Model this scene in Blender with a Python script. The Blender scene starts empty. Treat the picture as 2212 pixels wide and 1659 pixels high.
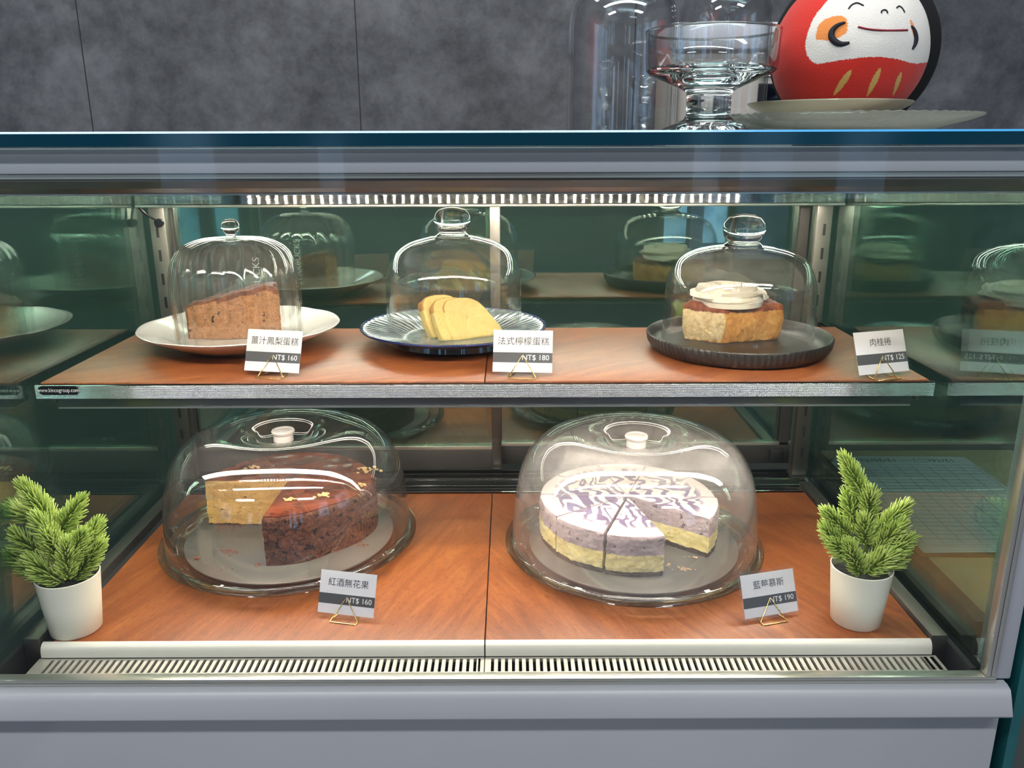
import bpy, bmesh, math, random
from mathutils import Vector, Matrix, noise
random.seed(7)
PI = math.pi
sc = bpy.context.scene
col = sc.collection

# ------------------------------------------------------------------ camera
F_PX, PITCH, ROLL, YAW = 1786.0, 0.2824, 0.003, -0.0017
CAM_Z = 1.40
def cam_basis():
    f = Vector((0, math.cos(PITCH), -math.sin(PITCH)))
    u = Vector((0, math.sin(PITCH), math.cos(PITCH)))
    x = Vector((1, 0, 0))
    x2 = x * math.cos(ROLL) - u * math.sin(ROLL)
    u2 = x * math.sin(ROLL) + u * math.cos(ROLL)
    R = Matrix.Rotation(YAW, 3, 'Z')
    return R @ x2, R @ u2, R @ f
cx_, cu_, cf_ = cam_basis()
cam_d = bpy.data.cameras.new('camera'); cam = bpy.data.objects.new('camera', cam_d); col.objects.link(cam)
cam_d.sensor_fit = 'HORIZONTAL'; cam_d.sensor_width = 36.0; cam_d.lens = F_PX / 2212 * 36.0
cam_d.clip_start = 0.02; cam_d.clip_end = 60
m3 = Matrix((cx_, cu_, -cf_)).transposed()
cam.matrix_world = Matrix.Translation((0, 0, CAM_Z)) @ m3.to_4x4()
sc.camera = cam
def ray(px, py):
    return cf_ + cx_ * ((px - 1106.0) / F_PX) - cu_ * ((py - 829.5) / F_PX)
def atY(px, py, y):                       # where the sight line of a photo point meets a depth
    d = ray(px, py); p = d * (y / d.y); return Vector((p.x, p.y, p.z + CAM_Z))
def atZ(px, py, z):
    d = ray(px, py); p = d * ((z - CAM_Z) / d.z); return Vector((p.x, p.y, z))

# ------------------------------------------------------------------ view, world, room lights
vs = sc.view_settings
sc.display_settings.display_device = 'sRGB'
vs.view_transform = 'Standard'; vs.look = 'None'; vs.exposure = 0.16; vs.gamma = 1.0; vs.use_curve_mapping = False
w = bpy.data.worlds.new('world'); sc.world = w; w.use_nodes = True
w.node_tree.nodes['Background'].inputs[0].default_value = (0.5, 0.6, 0.75, 1)
w.node_tree.nodes['Background'].inputs[1].default_value = 0.05
cy = sc.cycles
cy.max_bounces = 14; cy.diffuse_bounces = 3; cy.glossy_bounces = 6; cy.transmission_bounces = 10; cy.transparent_max_bounces = 40
cy.sample_clamp_indirect = 30.0; cy.caustics_refractive = False; cy.caustics_reflective = False
LED_W = 1.45            # strength of the case's own lamp strips and the added rear ones
def area(name, loc, rot, sx, sy, power, color):
    l = bpy.data.lights.new(name, 'AREA'); l.shape = 'RECTANGLE'; l.size = sx; l.size_y = sy; l.energy = power; l.color = color
    o = bpy.data.objects.new(name, l); o.location = loc; o.rotation_euler = rot; col.objects.link(o); return o
area('ceiling_lamp', (-0.05, -0.55, 2.78), (0, 0, 0), 3.6, 0.14, 50, (0.95, 0.96, 1.0))
area('ceiling_lamp.001', (-1.9, -2.2, 2.78), (0, 0, 0), 1.2, 0.3, 22, (0.93, 0.95, 1.0))
area('ceiling_lamp.002', (1.8, -2.2, 2.78), (0, 0, 0), 1.2, 0.3, 22, (0.93, 0.95, 1.0))
area('ceiling_lamp.003', (-0.5, 0.8, 2.78), (0, 0, 0), 2.0, 0.25, 24, (1.0, 0.97, 0.93))
DAYLIGHT = 1.5

# ------------------------------------------------------------------ material helpers
def srgb(r, g, b):
    f = lambda c: (c / 255 / 12.92) if c / 255 <= 0.04045 else ((c / 255 + 0.055) / 1.055) ** 2.4
    return (f(r), f(g), f(b), 1.0)
class NT:
    def __init__(s, name):
        s.m = bpy.data.materials.new(name); s.m.use_nodes = True; s.t = s.m.node_tree
        s.t.nodes.clear(); s.out = s.t.nodes.new('ShaderNodeOutputMaterial')
    def n(s, kind, **kw):
        nd = s.t.nodes.new('ShaderNode' + kind)
        for k, v in kw.items():
            if k[0] == '_': setattr(nd, k[1:], v)
        for k, v in kw.items():
            if k[0] == '_': continue
            key = int(k[1:]) if k[0] == 'i' and k[1:].isdigit() else k.replace('__', ' ')
            s.set(nd, key, v)
        return nd
    def set(s, nd, key, v):
        sock = nd.inputs[key]
        if hasattr(v, 'is_output') or isinstance(v, bpy.types.NodeSocket): s.t.links.new(v, sock)
        else: sock.default_value = v
    def coord(s, scale=(1, 1, 1), rot=(0, 0, 0), kind='Object'):
        tc = s.n('TexCoord'); mp = s.n('Mapping', Vector=tc.outputs[kind], Scale=scale, Rotation=rot); return mp.outputs[0]
    def noise(s, vec, scale, detail=4, rough=0.55, dist=0.0):
        return s.n('TexNoise', Vector=vec, Scale=scale, Detail=detail, Roughness=rough, Distortion=dist).outputs[0]
    def ramp(s, fac, stops):
        r = s.n('ValToRGB', Fac=fac); e = r.color_ramp.elements
        while len(e) < len(stops): e.new(0.5)
        for el, (p, c) in zip(e, stops): el.position = p; el.color = c if len(c) == 4 else (*c, 1)
        return r.outputs[0]
    def mixc(s, fac, a, b, mode='MIX'):
        nd = s.n('Mix', _data_type='RGBA', _blend_type=mode); s.set(nd, 0, fac); s.set(nd, 6, a); s.set(nd, 7, b); return nd.outputs[2]
    def math(s, op, a, b=0.0, clamp=False):
        nd = s.n('Math', _operation=op, _use_clamp=clamp); s.set(nd, 0, a); s.set(nd, 1, b); return nd.outputs[0]
    def bump(s, h, strength=0.3, dist=0.001):
        return s.n('Bump', Height=h, Strength=strength, Distance=dist).outputs[0]
    def pbsdf(s, **kw):
        b = s.n('BsdfPrincipled')
        for k, v in kw.items(): s.set(b, k.replace('__', ' '), v)
        return b.outputs[0]
    def done(s, sh): s.t.links.new(sh, s.out.inputs[0]); return s.m
def plain(name, c, rough=0.5, metal=0.0, spec=0.5, **kw):
    t = NT(name); return t.done(t.pbsdf(Base__Color=c, Roughness=rough, Metallic=metal, Specular__IOR__Level=spec, **kw))
def noisy(name, c1, c2, scale, rough=0.5, bump=0.2, bscale=None, metal=0.0, dist=0.0006, spec=0.5, stretch=(1, 1, 1)):
    t = NT(name); v = t.coord(stretch); nz = t.noise(v, scale)
    c = t.ramp(nz, [(0.32, c1), (0.68, c2)])
    b = t.bump(t.noise(v, bscale or scale * 3), bump, dist)
    return t.done(t.pbsdf(Base__Color=c, Roughness=rough, Metallic=metal, Normal=b, Specular__IOR__Level=spec))
def clear(name, tint=(1, 1, 1), f0=0.04, edge=None, refl=(1, 1, 1), rough=0.0, fmax=1.0, haze=0.0, epow=3.0):
    """thin clear sheet: Schlick reflection over straight transmission; longer path near the rim takes the edge tint"""
    t = NT(name); lw = t.n('LayerWeight', Blend=0.5).outputs['Facing']
    p5 = t.math('POWER', lw, 5.0)
    fac = t.math('MULTIPLY_ADD', p5, fmax - f0); t.t.nodes[-1].inputs[2].default_value = f0
    tc = (*tint, 1)
    if edge: tc = t.mixc(t.math('POWER', lw, epow), (*tint, 1), (*edge, 1))
    tr = t.n('BsdfTransparent', Color=tc).outputs[0]
    if haze:                                  # fine scuffs scatter a little light
        hz = t.n('BsdfDiffuse', Color=(0.86, 0.80, 0.78, 1)).outputs[0]; hm = t.n('MixShader', Fac=t.math('MULTIPLY', t.ramp(t.noise(t.coord((1, 1, 1)), 26, 5, 0.6, 0.8), [(0.35, (0.35, 0.35, 0.35)), (0.7, (1, 1, 1))]), haze)); t.set(hm, 1, tr); t.set(hm, 2, hz); tr = hm.outputs[0]
    gl = t.n('BsdfGlossy', Color=(*refl, 1), Roughness=rough).outputs[0]
    mx = t.n('MixShader', Fac=fac); t.set(mx, 1, tr); t.set(mx, 2, gl)
    return t.done(mx.outputs[0])
def brushed(name, c, rough=0.19, tangent=(0, 0, 1), aniso=1.0, groove=0.0):
    t = NT(name); v = t.coord((3, 3, 900)); nz = t.noise(v, 3, 2)
    cc = t.mixc(nz, tuple(x * 0.86 for x in c[:3]) + (1,), c)
    tv = t.n('CombineXYZ', i0=tangent[0], i1=tangent[1], i2=tangent[2]).outputs[0]
    return t.done(t.pbsdf(Base__Color=cc, Roughness=rough, Metallic=1.0, Anisotropic=aniso, Tangent=tv, Normal=t.bump(t.noise(t.coord((2, 2, 2600)), 1.0, 1), 1.0, groove)))
def emit(name, c, s):
    t = NT(name); return t.done(t.n('Emission', Color=c, Strength=s).outputs[0])

M = {}
def wood(name, rot, shift, coat=0.0):
    t = NT(name); v = t.coord((1, 1, 1), (0, 0, rot)); vv = t.n('VectorMath', _operation='ADD'); t.set(vv, 0, v); t.set(vv, 1, shift)
    st = t.n('Mapping', Vector=vv.outputs[0], Scale=(9, 1.1, 1)).outputs[0]
    a = t.noise(st, 6.0, 6, 0.6, 1.2); b = t.noise(st, 42.0, 3, 0.6); big = t.noise(vv.outputs[0], 6.5, 3, 0.5, 0.6)
    st2 = t.n('Mapping', Vector=vv.outputs[0], Scale=(60, 7, 1)).outputs[0]
    pores = t.noise(st2, 14.0, 2, 0.5)
    c = t.ramp(a, [(0.25, srgb(106, 52, 20)), (0.5, srgb(140, 75, 32)), (0.78, srgb(170, 102, 50))])
    c = t.mixc(t.ramp(big, [(0.35, (0, 0, 0)), (0.75, (0.55, 0.55, 0.55))]), c, srgb(114, 58, 26))
    c = t.mixc(t.ramp(pores, [(0.33, (0.55, 0.55, 0.55)), (0.45, (0, 0, 0))]), c, srgb(84, 42, 24))
    h = t.math('ADD', b, pores)
    return t.done(t.pbsdf(Base__Color=c, Roughness=0.42, Specular__IOR__Level=0.6, Coat__Weight=coat, Coat__Roughness=0.52, Normal=t.bump(h, 0.4, 0.0004)))
M['wood'] = wood('mahogany_board', 0.35, (0.3, 0.1, 0)); M['wood2'] = wood('mahogany_board_darker_grain', -0.5, (2.3, 1.7, 0))
M['wood3'] = wood('shelf_board_grain', 1.1, (5.3, 1.1, 0), 1.0); M['wood4'] = wood('shelf_board_cross_grain', 0.9, (7.3, 4.1, 0), 1.0)
M['steel'] = brushed('brushed_steel', (0.52, 0.51, 0.49, 1), 0.12, groove=0.00012); M['steel_v'] = brushed('brushed_steel_upright', (0.17, 0.16, 0.145, 1), 0.5, (1, 0, 0), 0.3)
M['steel_reed'] = plain('reeded_brushed_steel', (0.40, 0.39, 0.37, 1), 0.03, 1.0)
M['steel_edge'] = plain('brushed_front_edge', (0.36, 0.355, 0.34, 1), 0.1, 1.0)
M['steel_dark'] = brushed('dull_steel', (0.2, 0.2, 0.2, 1), 0.34, (0, 0, 1), 0.8)
M['alu'] = plain('anodised_aluminium', (0.62, 0.61, 0.55, 1), 0.3, 0.85)
M['chrome'] = plain('polished_rail', (0.7, 0.69, 0.66, 1), 0.12, 1.0)
M['paint'] = noisy('grey_painted_metal', srgb(156, 158, 162), srgb(162, 164, 168), 3, 0.42, 0.05, 700, spec=0.5)
M['paint_frame'] = noisy('frame_grey_paint', srgb(166, 168, 174), srgb(172, 174, 180), 3, 0.4, 0.04, 700)
M['rail_dark'] = noisy('dark_grey_rail', srgb(62, 60, 58), srgb(70, 67, 64), 30, 0.45, 0.06, 600)
M['black'] = plain('black_rubber', (0.012, 0.013, 0.014, 1), 0.5); M['black_gloss'] = plain('black_gloss', (0.01, 0.011, 0.013, 1), 0.16)
M['dark_pan'] = noisy('dark_steel_pan', srgb(40, 42, 44), srgb(54, 56, 56), 20, 0.4, 0.05)  # evenly dark steel for the pan and deck support
M['cream'] = noisy('cream_enamel', srgb(214, 210, 196), srgb(222, 218, 204), 9, 0.28, 0.05, 200)
M['grille'] = plain('satin_grille_steel', (0.66, 0.63, 0.56, 1), 0.38, 0.75)
M['led'] = emit('led_chip', (1.0, 0.90, 0.74, 1), 560 * LED_W)
M['rear_fill'] = emit('rear_fill_glow', (1.0, 0.92, 0.78, 1), 36 * LED_W); M['rear_fill_low'] = emit('rear_low_fill_glow', (1.0, 0.92, 0.78, 1), 8 * LED_W)  # glow of the unseen strips added to light the cakes from behind
M['led_bar'] = emit('led_diffuser', (1.0, 0.92, 0.78, 1), 48 * LED_W)
M['glow_strip'] = plain('white_circuit_strip', (0.7, 0.7, 0.66, 1), 0.5)
M['pane_front'] = clear('front_pane_glass', (0.985, 0.995, 0.99), 0.016)
M['pane_side'] = clear('side_pane_glass', (0.82, 0.91, 0.88), 0.15, refl=(0.78, 1.0, 0.92))
M['pane_back'] = clear('door_pane_glass', (0.66, 0.80, 0.73), 0.20, refl=(0.80, 1.0, 0.90))
M['top_face'] = clear('top_sheet_glass', (0.8, 0.93, 0.95), 0.05)
M['teal_edge'] = plain('teal_glass_edge', (0.0, 0.035, 0.06, 1), 0.1, 0.0, 0.6)
M['chamfer_glint'] = plain('painted_chamfer_glint', (0.06, 0.34, 0.68, 1), 0.25, 0.0, 0.9)  # window reflection along the chamfer put into its bright blue colour
M['teal_side'] = plain('sea_green_glass_edge', (0.012, 0.10, 0.11, 1), 0.2, 0.0, 0.6)
M['dome'] = clear('clear_dome_glass', (0.992, 0.995, 0.992), 0.05, (0.80, 0.83, 0.82), haze=0.016); M['dome_ribbed'] = clear('ribbed_dome_glass', (0.99, 0.995, 0.99), 0.06, (0.72, 0.75, 0.73), haze=0.03, epow=2.4)
M['dome_plastic'] = clear('clear_acrylic', (0.985, 0.98, 0.98), 0.05, (0.86, 0.84, 0.85), haze=0.014); M['dome_hazy'] = clear('scuffed_acrylic', (0.985, 0.98, 0.98), 0.05, (0.86, 0.84, 0.85), haze=0.10)
M['plate_glass'] = clear('cake_plate_glass', (0.86, 0.88, 0.86), 0.10, (0.3, 0.34, 0.33))
M['jar'] = clear('jar_glass', (0.985, 0.988, 0.99), 0.06, (0.66, 0.69, 0.71))
M['bowl_glass'] = clear('thick_bowl_glass', (0.96, 0.97, 0.97), 0.09, (0.5, 0.53, 0.55), epow=2.6)
M['sleeve'] = clear('laminate_film', (0.98, 0.98, 0.98), 0.016)
tg = NT('solid_glass'); M['solid_glass'] = tg.done(tg.n('BsdfGlass', Color=(0.97, 0.985, 0.98, 1), Roughness=0.0, IOR=1.47).outputs[0])
tg = NT('frosted_knob_plastic'); M['knob_plastic'] = tg.done(tg.pbsdf(Base__Color=(0.92, 0.84, 0.80, 1), Roughness=0.15, Transmission__Weight=0.45, IOR=1.4))
M['porcelain'] = plain('white_porcelain', srgb(226, 226, 222), 0.1, 0, 0.6)
M['stoneware'] = noisy('matt_black_stoneware', srgb(38, 38, 38), srgb(48, 47, 45), 60, 0.38, 0.05, 500)
M['board'] = noisy('grey_cake_board', srgb(86, 84, 78), srgb(94, 92, 85), 14, 0.36, 0.05, 300)
M['paper'] = noisy('white_paper', srgb(206, 205, 209), srgb(212, 211, 215), 40, 0.6, 0.03)
M['band'] = plain('charcoal_print', srgb(66, 67, 71), 0.6); M['ink'] = plain('black_ink', srgb(40, 40, 44), 0.6); M['white_ink'] = plain('white_print', srgb(222, 222, 222), 0.6)
M['gold'] = plain('brass_wire', (0.72, 0.52, 0.2, 1), 0.22, 1.0)
M['pot'] = noisy('cream_pot', srgb(238, 234, 214), srgb(242, 239, 221), 18, 0.55, 0.1, 500)
M['soil'] = noisy('black_granules', srgb(14, 14, 16), srgb(46, 46, 50), 900, 0.5, 1.0, 900, dist=0.002)
t = NT('pine_needles'); M['needle'] = t.done(t.pbsdf(Base__Color=t.ramp(t.noise(t.coord(), 60, 3), [(0.3, srgb(134, 160, 64)), (0.55, srgb(178, 198, 96)), (0.75, srgb(214, 226, 142))]), Roughness=0.42, Subsurface__Weight=0.0))
M['twig'] = plain('green_twig', srgb(84, 104, 44), 0.6)
def crumb(name, c1, c2, pore, pscale, pthr, bump=0.6, cscale=120, rough=0.8, specks=None):
    t = NT(name); v = t.coord(); n1 = t.noise(v, cscale, 5, 0.65); c = t.ramp(n1, [(0.3, c1), (0.7, c2)])
    vd = t.n('VectorMath', _operation='ADD'); t.set(vd, 0, v)
    sc_ = t.n('VectorMath', _operation='SCALE'); t.set(sc_, 0, t.n('TexNoise', Vector=v, Scale=pscale * 0.8, Detail=2).outputs[1]); sc_.inputs['Scale'].default_value = 0.6 / pscale
    t.set(vd, 1, sc_.outputs[0])
    th_ = 0.72 - 0.62 * pthr
    pm = t.ramp(t.noise(vd.outputs[0], pscale * 0.8, 2.5, 0.6), [(th_, (0, 0, 0)), (th_ + 0.05, (1, 1, 1))])
    c = t.mixc(pm, c, pore)
    if specks:
        c = t.mixc(t.ramp(t.noise(t.coord((1, 1.0, 1.35)), specks[0], 3, 0.5, 0.4), [(specks[1], (0, 0, 0)), (specks[1] + 0.02, (1, 1, 1))]), c, specks[2])
    h = t.math('SUBTRACT', n1, t.math('MULTIPLY', pm, 0.5))
    return t.done(t.pbsdf(Base__Color=c, Roughness=rough, Specular__IOR__Level=0.2, Normal=t.bump(h, bump, 0.002)))
M['ginger'] = crumb('ginger_crumb', srgb(160, 106, 62), srgb(192, 136, 88), srgb(112, 64, 32), 330, 0.17, 0.6, 160, specks=(120, 0.69, srgb(60, 32, 20)))
M['ginger_crust'] = crumb('browned_crust', srgb(112, 56, 28), srgb(160, 88, 44), srgb(86, 40, 20), 200, 0.1, 0.5, 60, 0.5)
M['lemon'] = crumb('lemon_crumb', srgb(226, 198, 120), srgb(238, 214, 142), srgb(206, 172, 96), 420, 0.14, 0.3, 90)
M['lemon_crust'] = crumb('baked_lemon_crust', srgb(188, 128, 60), srgb(220, 170, 92), srgb(170, 108, 46), 200, 0.1, 0.3, 70, 0.6)
M['bread'] = crumb('torn_bread_crumb', srgb(206, 174, 122), srgb(232, 208, 164), srgb(176, 138, 88), 300, 0.14, 0.9, 110)
M['bread_crust'] = crumb('golden_bread_crust', srgb(190, 126, 54), srgb(222, 166, 92), srgb(176, 112, 46), 60, 0.06, 0.3, 45, 0.45)
M['cinnamon'] = crumb('cinnamon_top', srgb(84, 34, 20), srgb(168, 92, 48), srgb(70, 28, 20), 90, 0.14, 0.6, 55, 0.4)
def zoned(name, A, B, Cc):
    t = NT(name); at = t.n('Attribute', _attribute_name='zone'); sp = t.n('SeparateColor', Color=at.outputs[0]); v = t.coord(); w1 = t.noise(v, 110, 5, 0.65)
    def lay(c1, c2, c3, sc_): return t.ramp(t.noise(v, sc_, 6, 0.68), [(0.3, c1), (0.5, c2), (0.7, c3)])
    edge = lambda f: t.ramp(t.math('ADD', f, t.math('MULTIPLY', t.math('SUBTRACT', w1, 0.5), 0.9)), [(0.42, (0, 0, 0)), (0.58, (1, 1, 1))])
    c = t.mixc(edge(sp.outputs[0]), lay(*A), lay(*B)); c = t.mixc(edge(sp.outputs[1]), c, lay(*Cc))
    rg = t.math('SUBTRACT', 0.72, t.math('MULTIPLY', sp.outputs[1], 0.32))
    return t.done(t.pbsdf(Base__Color=c, Roughness=rg, Specular__IOR__Level=0.3, Normal=t.bump(t.noise(v, 210, 5, 0.7), 0.7, 0.002)))
t = NT('ginger_cake_with_crust'); at = t.n('Attribute', _attribute_name='zone'); v = t.coord(); w1 = t.noise(v, 120, 5, 0.65)
c = t.ramp(t.noise(v, 170, 6, 0.7), [(0.3, srgb(146, 94, 54)), (0.5, srgb(180, 124, 78)), (0.72, srgb(202, 148, 100))])
c = t.mixc(t.ramp(t.noise(v, 330, 3, 0.6), [(0.60, (0, 0, 0)), (0.66, (1, 1, 1))]), c, srgb(112, 66, 36)); c = t.mixc(t.ramp(t.noise(v, 118, 3, 0.5, 0.4), [(0.66, (0, 0, 0)), (0.69, (1, 1, 1))]), c, srgb(58, 32, 20))
k_ = t.ramp(t.math('ADD', t.n('SeparateColor', Color=at.outputs[0]).outputs[1], t.math('MULTIPLY', t.math('SUBTRACT', w1, 0.5), 0.8)), [(0.42, (0, 0, 0)), (0.58, (1, 1, 1))])
c = t.mixc(k_, c, t.ramp(t.noise(v, 80, 4), [(0.3, srgb(84, 40, 20)), (0.6, srgb(136, 74, 38)), (0.75, srgb(166, 96, 50))]))
M['ginger_zoned'] = t.done(t.pbsdf(Base__Color=c, Roughness=t.math('SUBTRACT', 0.8, t.math('MULTIPLY', k_, 0.4)), Specular__IOR__Level=0.3, Normal=t.bump(t.noise(v, 240, 5, 0.7), 0.8, 0.002)))
M['bun'] = zoned('torn_cinnamon_bun', (srgb(178, 112, 46), srgb(206, 146, 72), srgb(226, 178, 108), 40), (srgb(196, 164, 112), srgb(222, 196, 148), srgb(236, 216, 176), 150), (srgb(60, 24, 18), srgb(132, 62, 32), srgb(172, 96, 50), 75))
M['cream_icing'] = noisy('cream_icing', srgb(224, 214, 196), srgb(234, 226, 208), 60, 0.45, 0.15, 300)
M['fig_crumb'] = crumb('pale_fig_crumb', srgb(186, 142, 76), srgb(206, 164, 98), srgb(134, 92, 44), 360, 0.14, 0.5, 140, specks=(64, 0.70, srgb(70, 42, 24)))
M['fig_side'] = crumb('dark_crumbly_crust', srgb(58, 30, 20), srgb(118, 70, 46), srgb(30, 15, 10), 170, 0.22, 1.0, 260)
t = NT('wine_glaze'); nz = t.noise(t.coord(), 40, 4); M['glaze'] = t.done(t.pbsdf(Base__Color=t.ramp(nz, [(0.3, srgb(80, 32, 15)), (0.7, srgb(134, 62, 31))]), Roughness=0.12, Specular__IOR__Level=0.6, Normal=t.bump(t.noise(t.coord(), 90, 2), 0.15, 0.002)))
M['nut'] = noisy('chopped_nuts', srgb(206, 164, 96), srgb(238, 212, 156), 200, 0.6, 0.3)
M['crumbs'] = noisy('brown_crumbs', srgb(96, 50, 30), srgb(140, 82, 50), 300, 0.8, 0.4)
M['pale_crumbs'] = noisy('pale_crumbs', srgb(178, 140, 96), srgb(220, 196, 150), 300, 0.8, 0.4)
M['biscuit'] = crumb('biscuit_base', srgb(56, 42, 32), srgb(92, 72, 54), srgb(36, 26, 20), 300, 0.2, 1.0, 200)
M['cheese'] = crumb('yellow_cheesecake', srgb(226, 206, 128), srgb(242, 228, 168), srgb(206, 180, 100), 260, 0.12, 0.9, 120)
M['mousse'] = crumb('lilac_mousse', srgb(170, 150, 154), srgb(196, 178, 178), srgb(122, 100, 112), 150, 0.14, 1.0, 130)
t = NT('marbled_top'); v = t.coord(); wn = t.n('TexNoise', Vector=v, Scale=15.0, Detail=1.5, Distortion=1.6).outputs[1]
s1 = t.n('VectorMath', _operation='SCALE'); t.set(s1, 0, wn); s1.inputs['Scale'].default_value = 0.12
ad = t.n('VectorMath', _operation='ADD'); t.set(ad, 0, v); t.set(ad, 1, s1.outputs[0])
wv = t.n('TexWave', Vector=ad.outputs[0], Scale=14.0, Distortion=4.5, Detail=1.0).outputs['Fac']
ln = t.n('VectorMath', _operation='LENGTH'); mpz = t.n('Mapping', Vector=t.n('TexCoord').outputs['Object'], Scale=(1, 1, 0)).outputs[0]; t.set(ln, 0, mpz)
rim = t.ramp(ln.outputs['Value'], [(0.088, (0, 0, 0)), (0.098, (1, 1, 1))])
pat = t.ramp(wv, [(0.50, (0, 0, 0)), (0.62, (1, 1, 1))])
cc = t.mixc(pat, srgb(240, 222, 214), srgb(122, 102, 136)); cc = t.mixc(rim, cc, srgb(240, 220, 212))
M['marble'] = t.done(t.pbsdf(Base__Color=cc, Roughness=0.35, Normal=t.bump(t.noise(v, 200), 0.1, 0.001)))
t = NT('vat_colours'); at = t.n('Attribute', _attribute_name='felt'); M['plush'] = t.done(t.pbsdf(Base__Color=at.outputs[0], Roughness=0.9, Specular__IOR__Level=0.15, Sheen__Weight=0.25, Normal=t.bump(t.noise(t.coord((1, 1, 1)), 900, 4), 0.6, 0.0012)))
M['plush_black'] = noisy('black_plush', srgb(12, 12, 14), srgb(20, 20, 22), 300, 0.9, 0.5, 500)
M['thread_black'] = plain('black_thread', srgb(26, 24, 34), 0.8); M['thread_red'] = plain('dark_red_thread', srgb(140, 40, 52), 0.8)
def milky(name, c, through, rough):
    t = NT(name); d = t.n('BsdfDiffuse', Color=c).outputs[0]; tl = t.n('BsdfTranslucent', Color=c).outputs[0]; a = t.n('MixShader', Fac=0.6); t.set(a, 1, d); t.set(a, 2, tl)
    tr = t.n('BsdfTransparent', Color=(0.93, 0.96, 0.93, 1)).outputs[0]; b = t.n('MixShader', Fac=through); t.set(b, 1, a.outputs[0]); t.set(b, 2, tr)
    g = t.n('BsdfGlossy', Color=(1, 1, 1, 1), Roughness=rough).outputs[0]; lw = t.n('LayerWeight', Blend=0.5).outputs['Facing']; f = t.math('MULTIPLY_ADD', t.math('POWER', lw, 5.0), 0.7); t.t.nodes[-1].inputs[2].default_value = 0.06
    m = t.n('MixShader', Fac=f); t.set(m, 1, b.outputs[0]); t.set(m, 2, g); return t.done(m.outputs[0])
M['small_plate'] = milky('celadon_plate', srgb(214, 218, 196), 0.25, 0.12)
M['press_glass'] = milky('pressed_glass', srgb(206, 210, 200), 0.62, 0.08)
M['printer'] = plain('white_plastic', srgb(236, 238, 246), 0.4); M['printer_beige'] = plain('beige_plastic', srgb(206, 198, 186), 0.5); M['screen'] = plain('dark_screen', srgb(14, 17, 26), 0.1)
M['blue_rim'] = plain('navy_glaze', srgb(22, 36, 86), 0.14); M['blue_under'] = plain('blue_black_glaze', srgb(16, 18, 26), 0.2)
t = NT('ribbed_blue_grey_glass'); M['blue_top'] = t.done(t.pbsdf(Base__Color=t.ramp(t.noise(t.coord(), 60, 2), [(0.3, srgb(92, 108, 116)), (0.7, srgb(136, 150, 152))]), Roughness=0.16, Specular__IOR__Level=1.0, Metallic=0.35))
t = NT('concrete_laminate'); v = t.coord(); a = t.noise(v, 5.5, 8, 0.62, 0.4); b = t.noise(v, 26, 6, 0.7); 
c = t.ramp(a, [(0.34, srgb(60, 62, 67)), (0.5, srgb(82, 84, 89)), (0.68, srgb(120, 122, 127))])
c = t.mixc(0.35, c, t.ramp(b, [(0.34, srgb(54, 56, 61)), (0.66, srgb(126, 128, 133))]))
M['wall'] = t.done(t.pbsdf(Base__Color=c, Roughness=0.55, Normal=t.bump(b, 0.05, 0.001)))
M['seam'] = plain('panel_joint', srgb(44, 45, 50), 0.7)
M['room'] = noisy('room_plaster', srgb(150, 152, 150), srgb(158, 160, 158), 2, 0.8, 0.05); M['ceil'] = plain('ceiling_paint', srgb(165, 166, 166), 0.9)
M['floor'] = noisy('floor_tile', srgb(108, 110, 118), srgb(122, 124, 130), 3, 0.4, 0.03)
M['counter_dark'] = plain('dark_laminate', srgb(84, 88, 84), 0.5); M['counter_beige'] = noisy('beige_laminate', srgb(178, 164, 128), srgb(188, 174, 138), 60, 0.5, 0.03)
M['counter_brown'] = noisy('brown_edge_band', srgb(84, 54, 38), srgb(104, 70, 48), 30, 0.5, 0.1, stretch=(1, 8, 8))
M['clip_board'] = noisy('hardboard', srgb(120, 84, 60), srgb(138, 100, 74), 200, 0.5, 0.05)
t = NT('daylight'); M['day'] = t.done(t.n('Emission', Color=t.ramp(t.noise(t.coord((1, 1, 1)), 1.7, 4), [(0.35, (0.10, 0.22, 0.34)), (0.5, (0.36, 0.62, 0.95)), (0.7, (0.75, 0.9, 1.0))]), Strength=DAYLIGHT).outputs[0])

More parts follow.
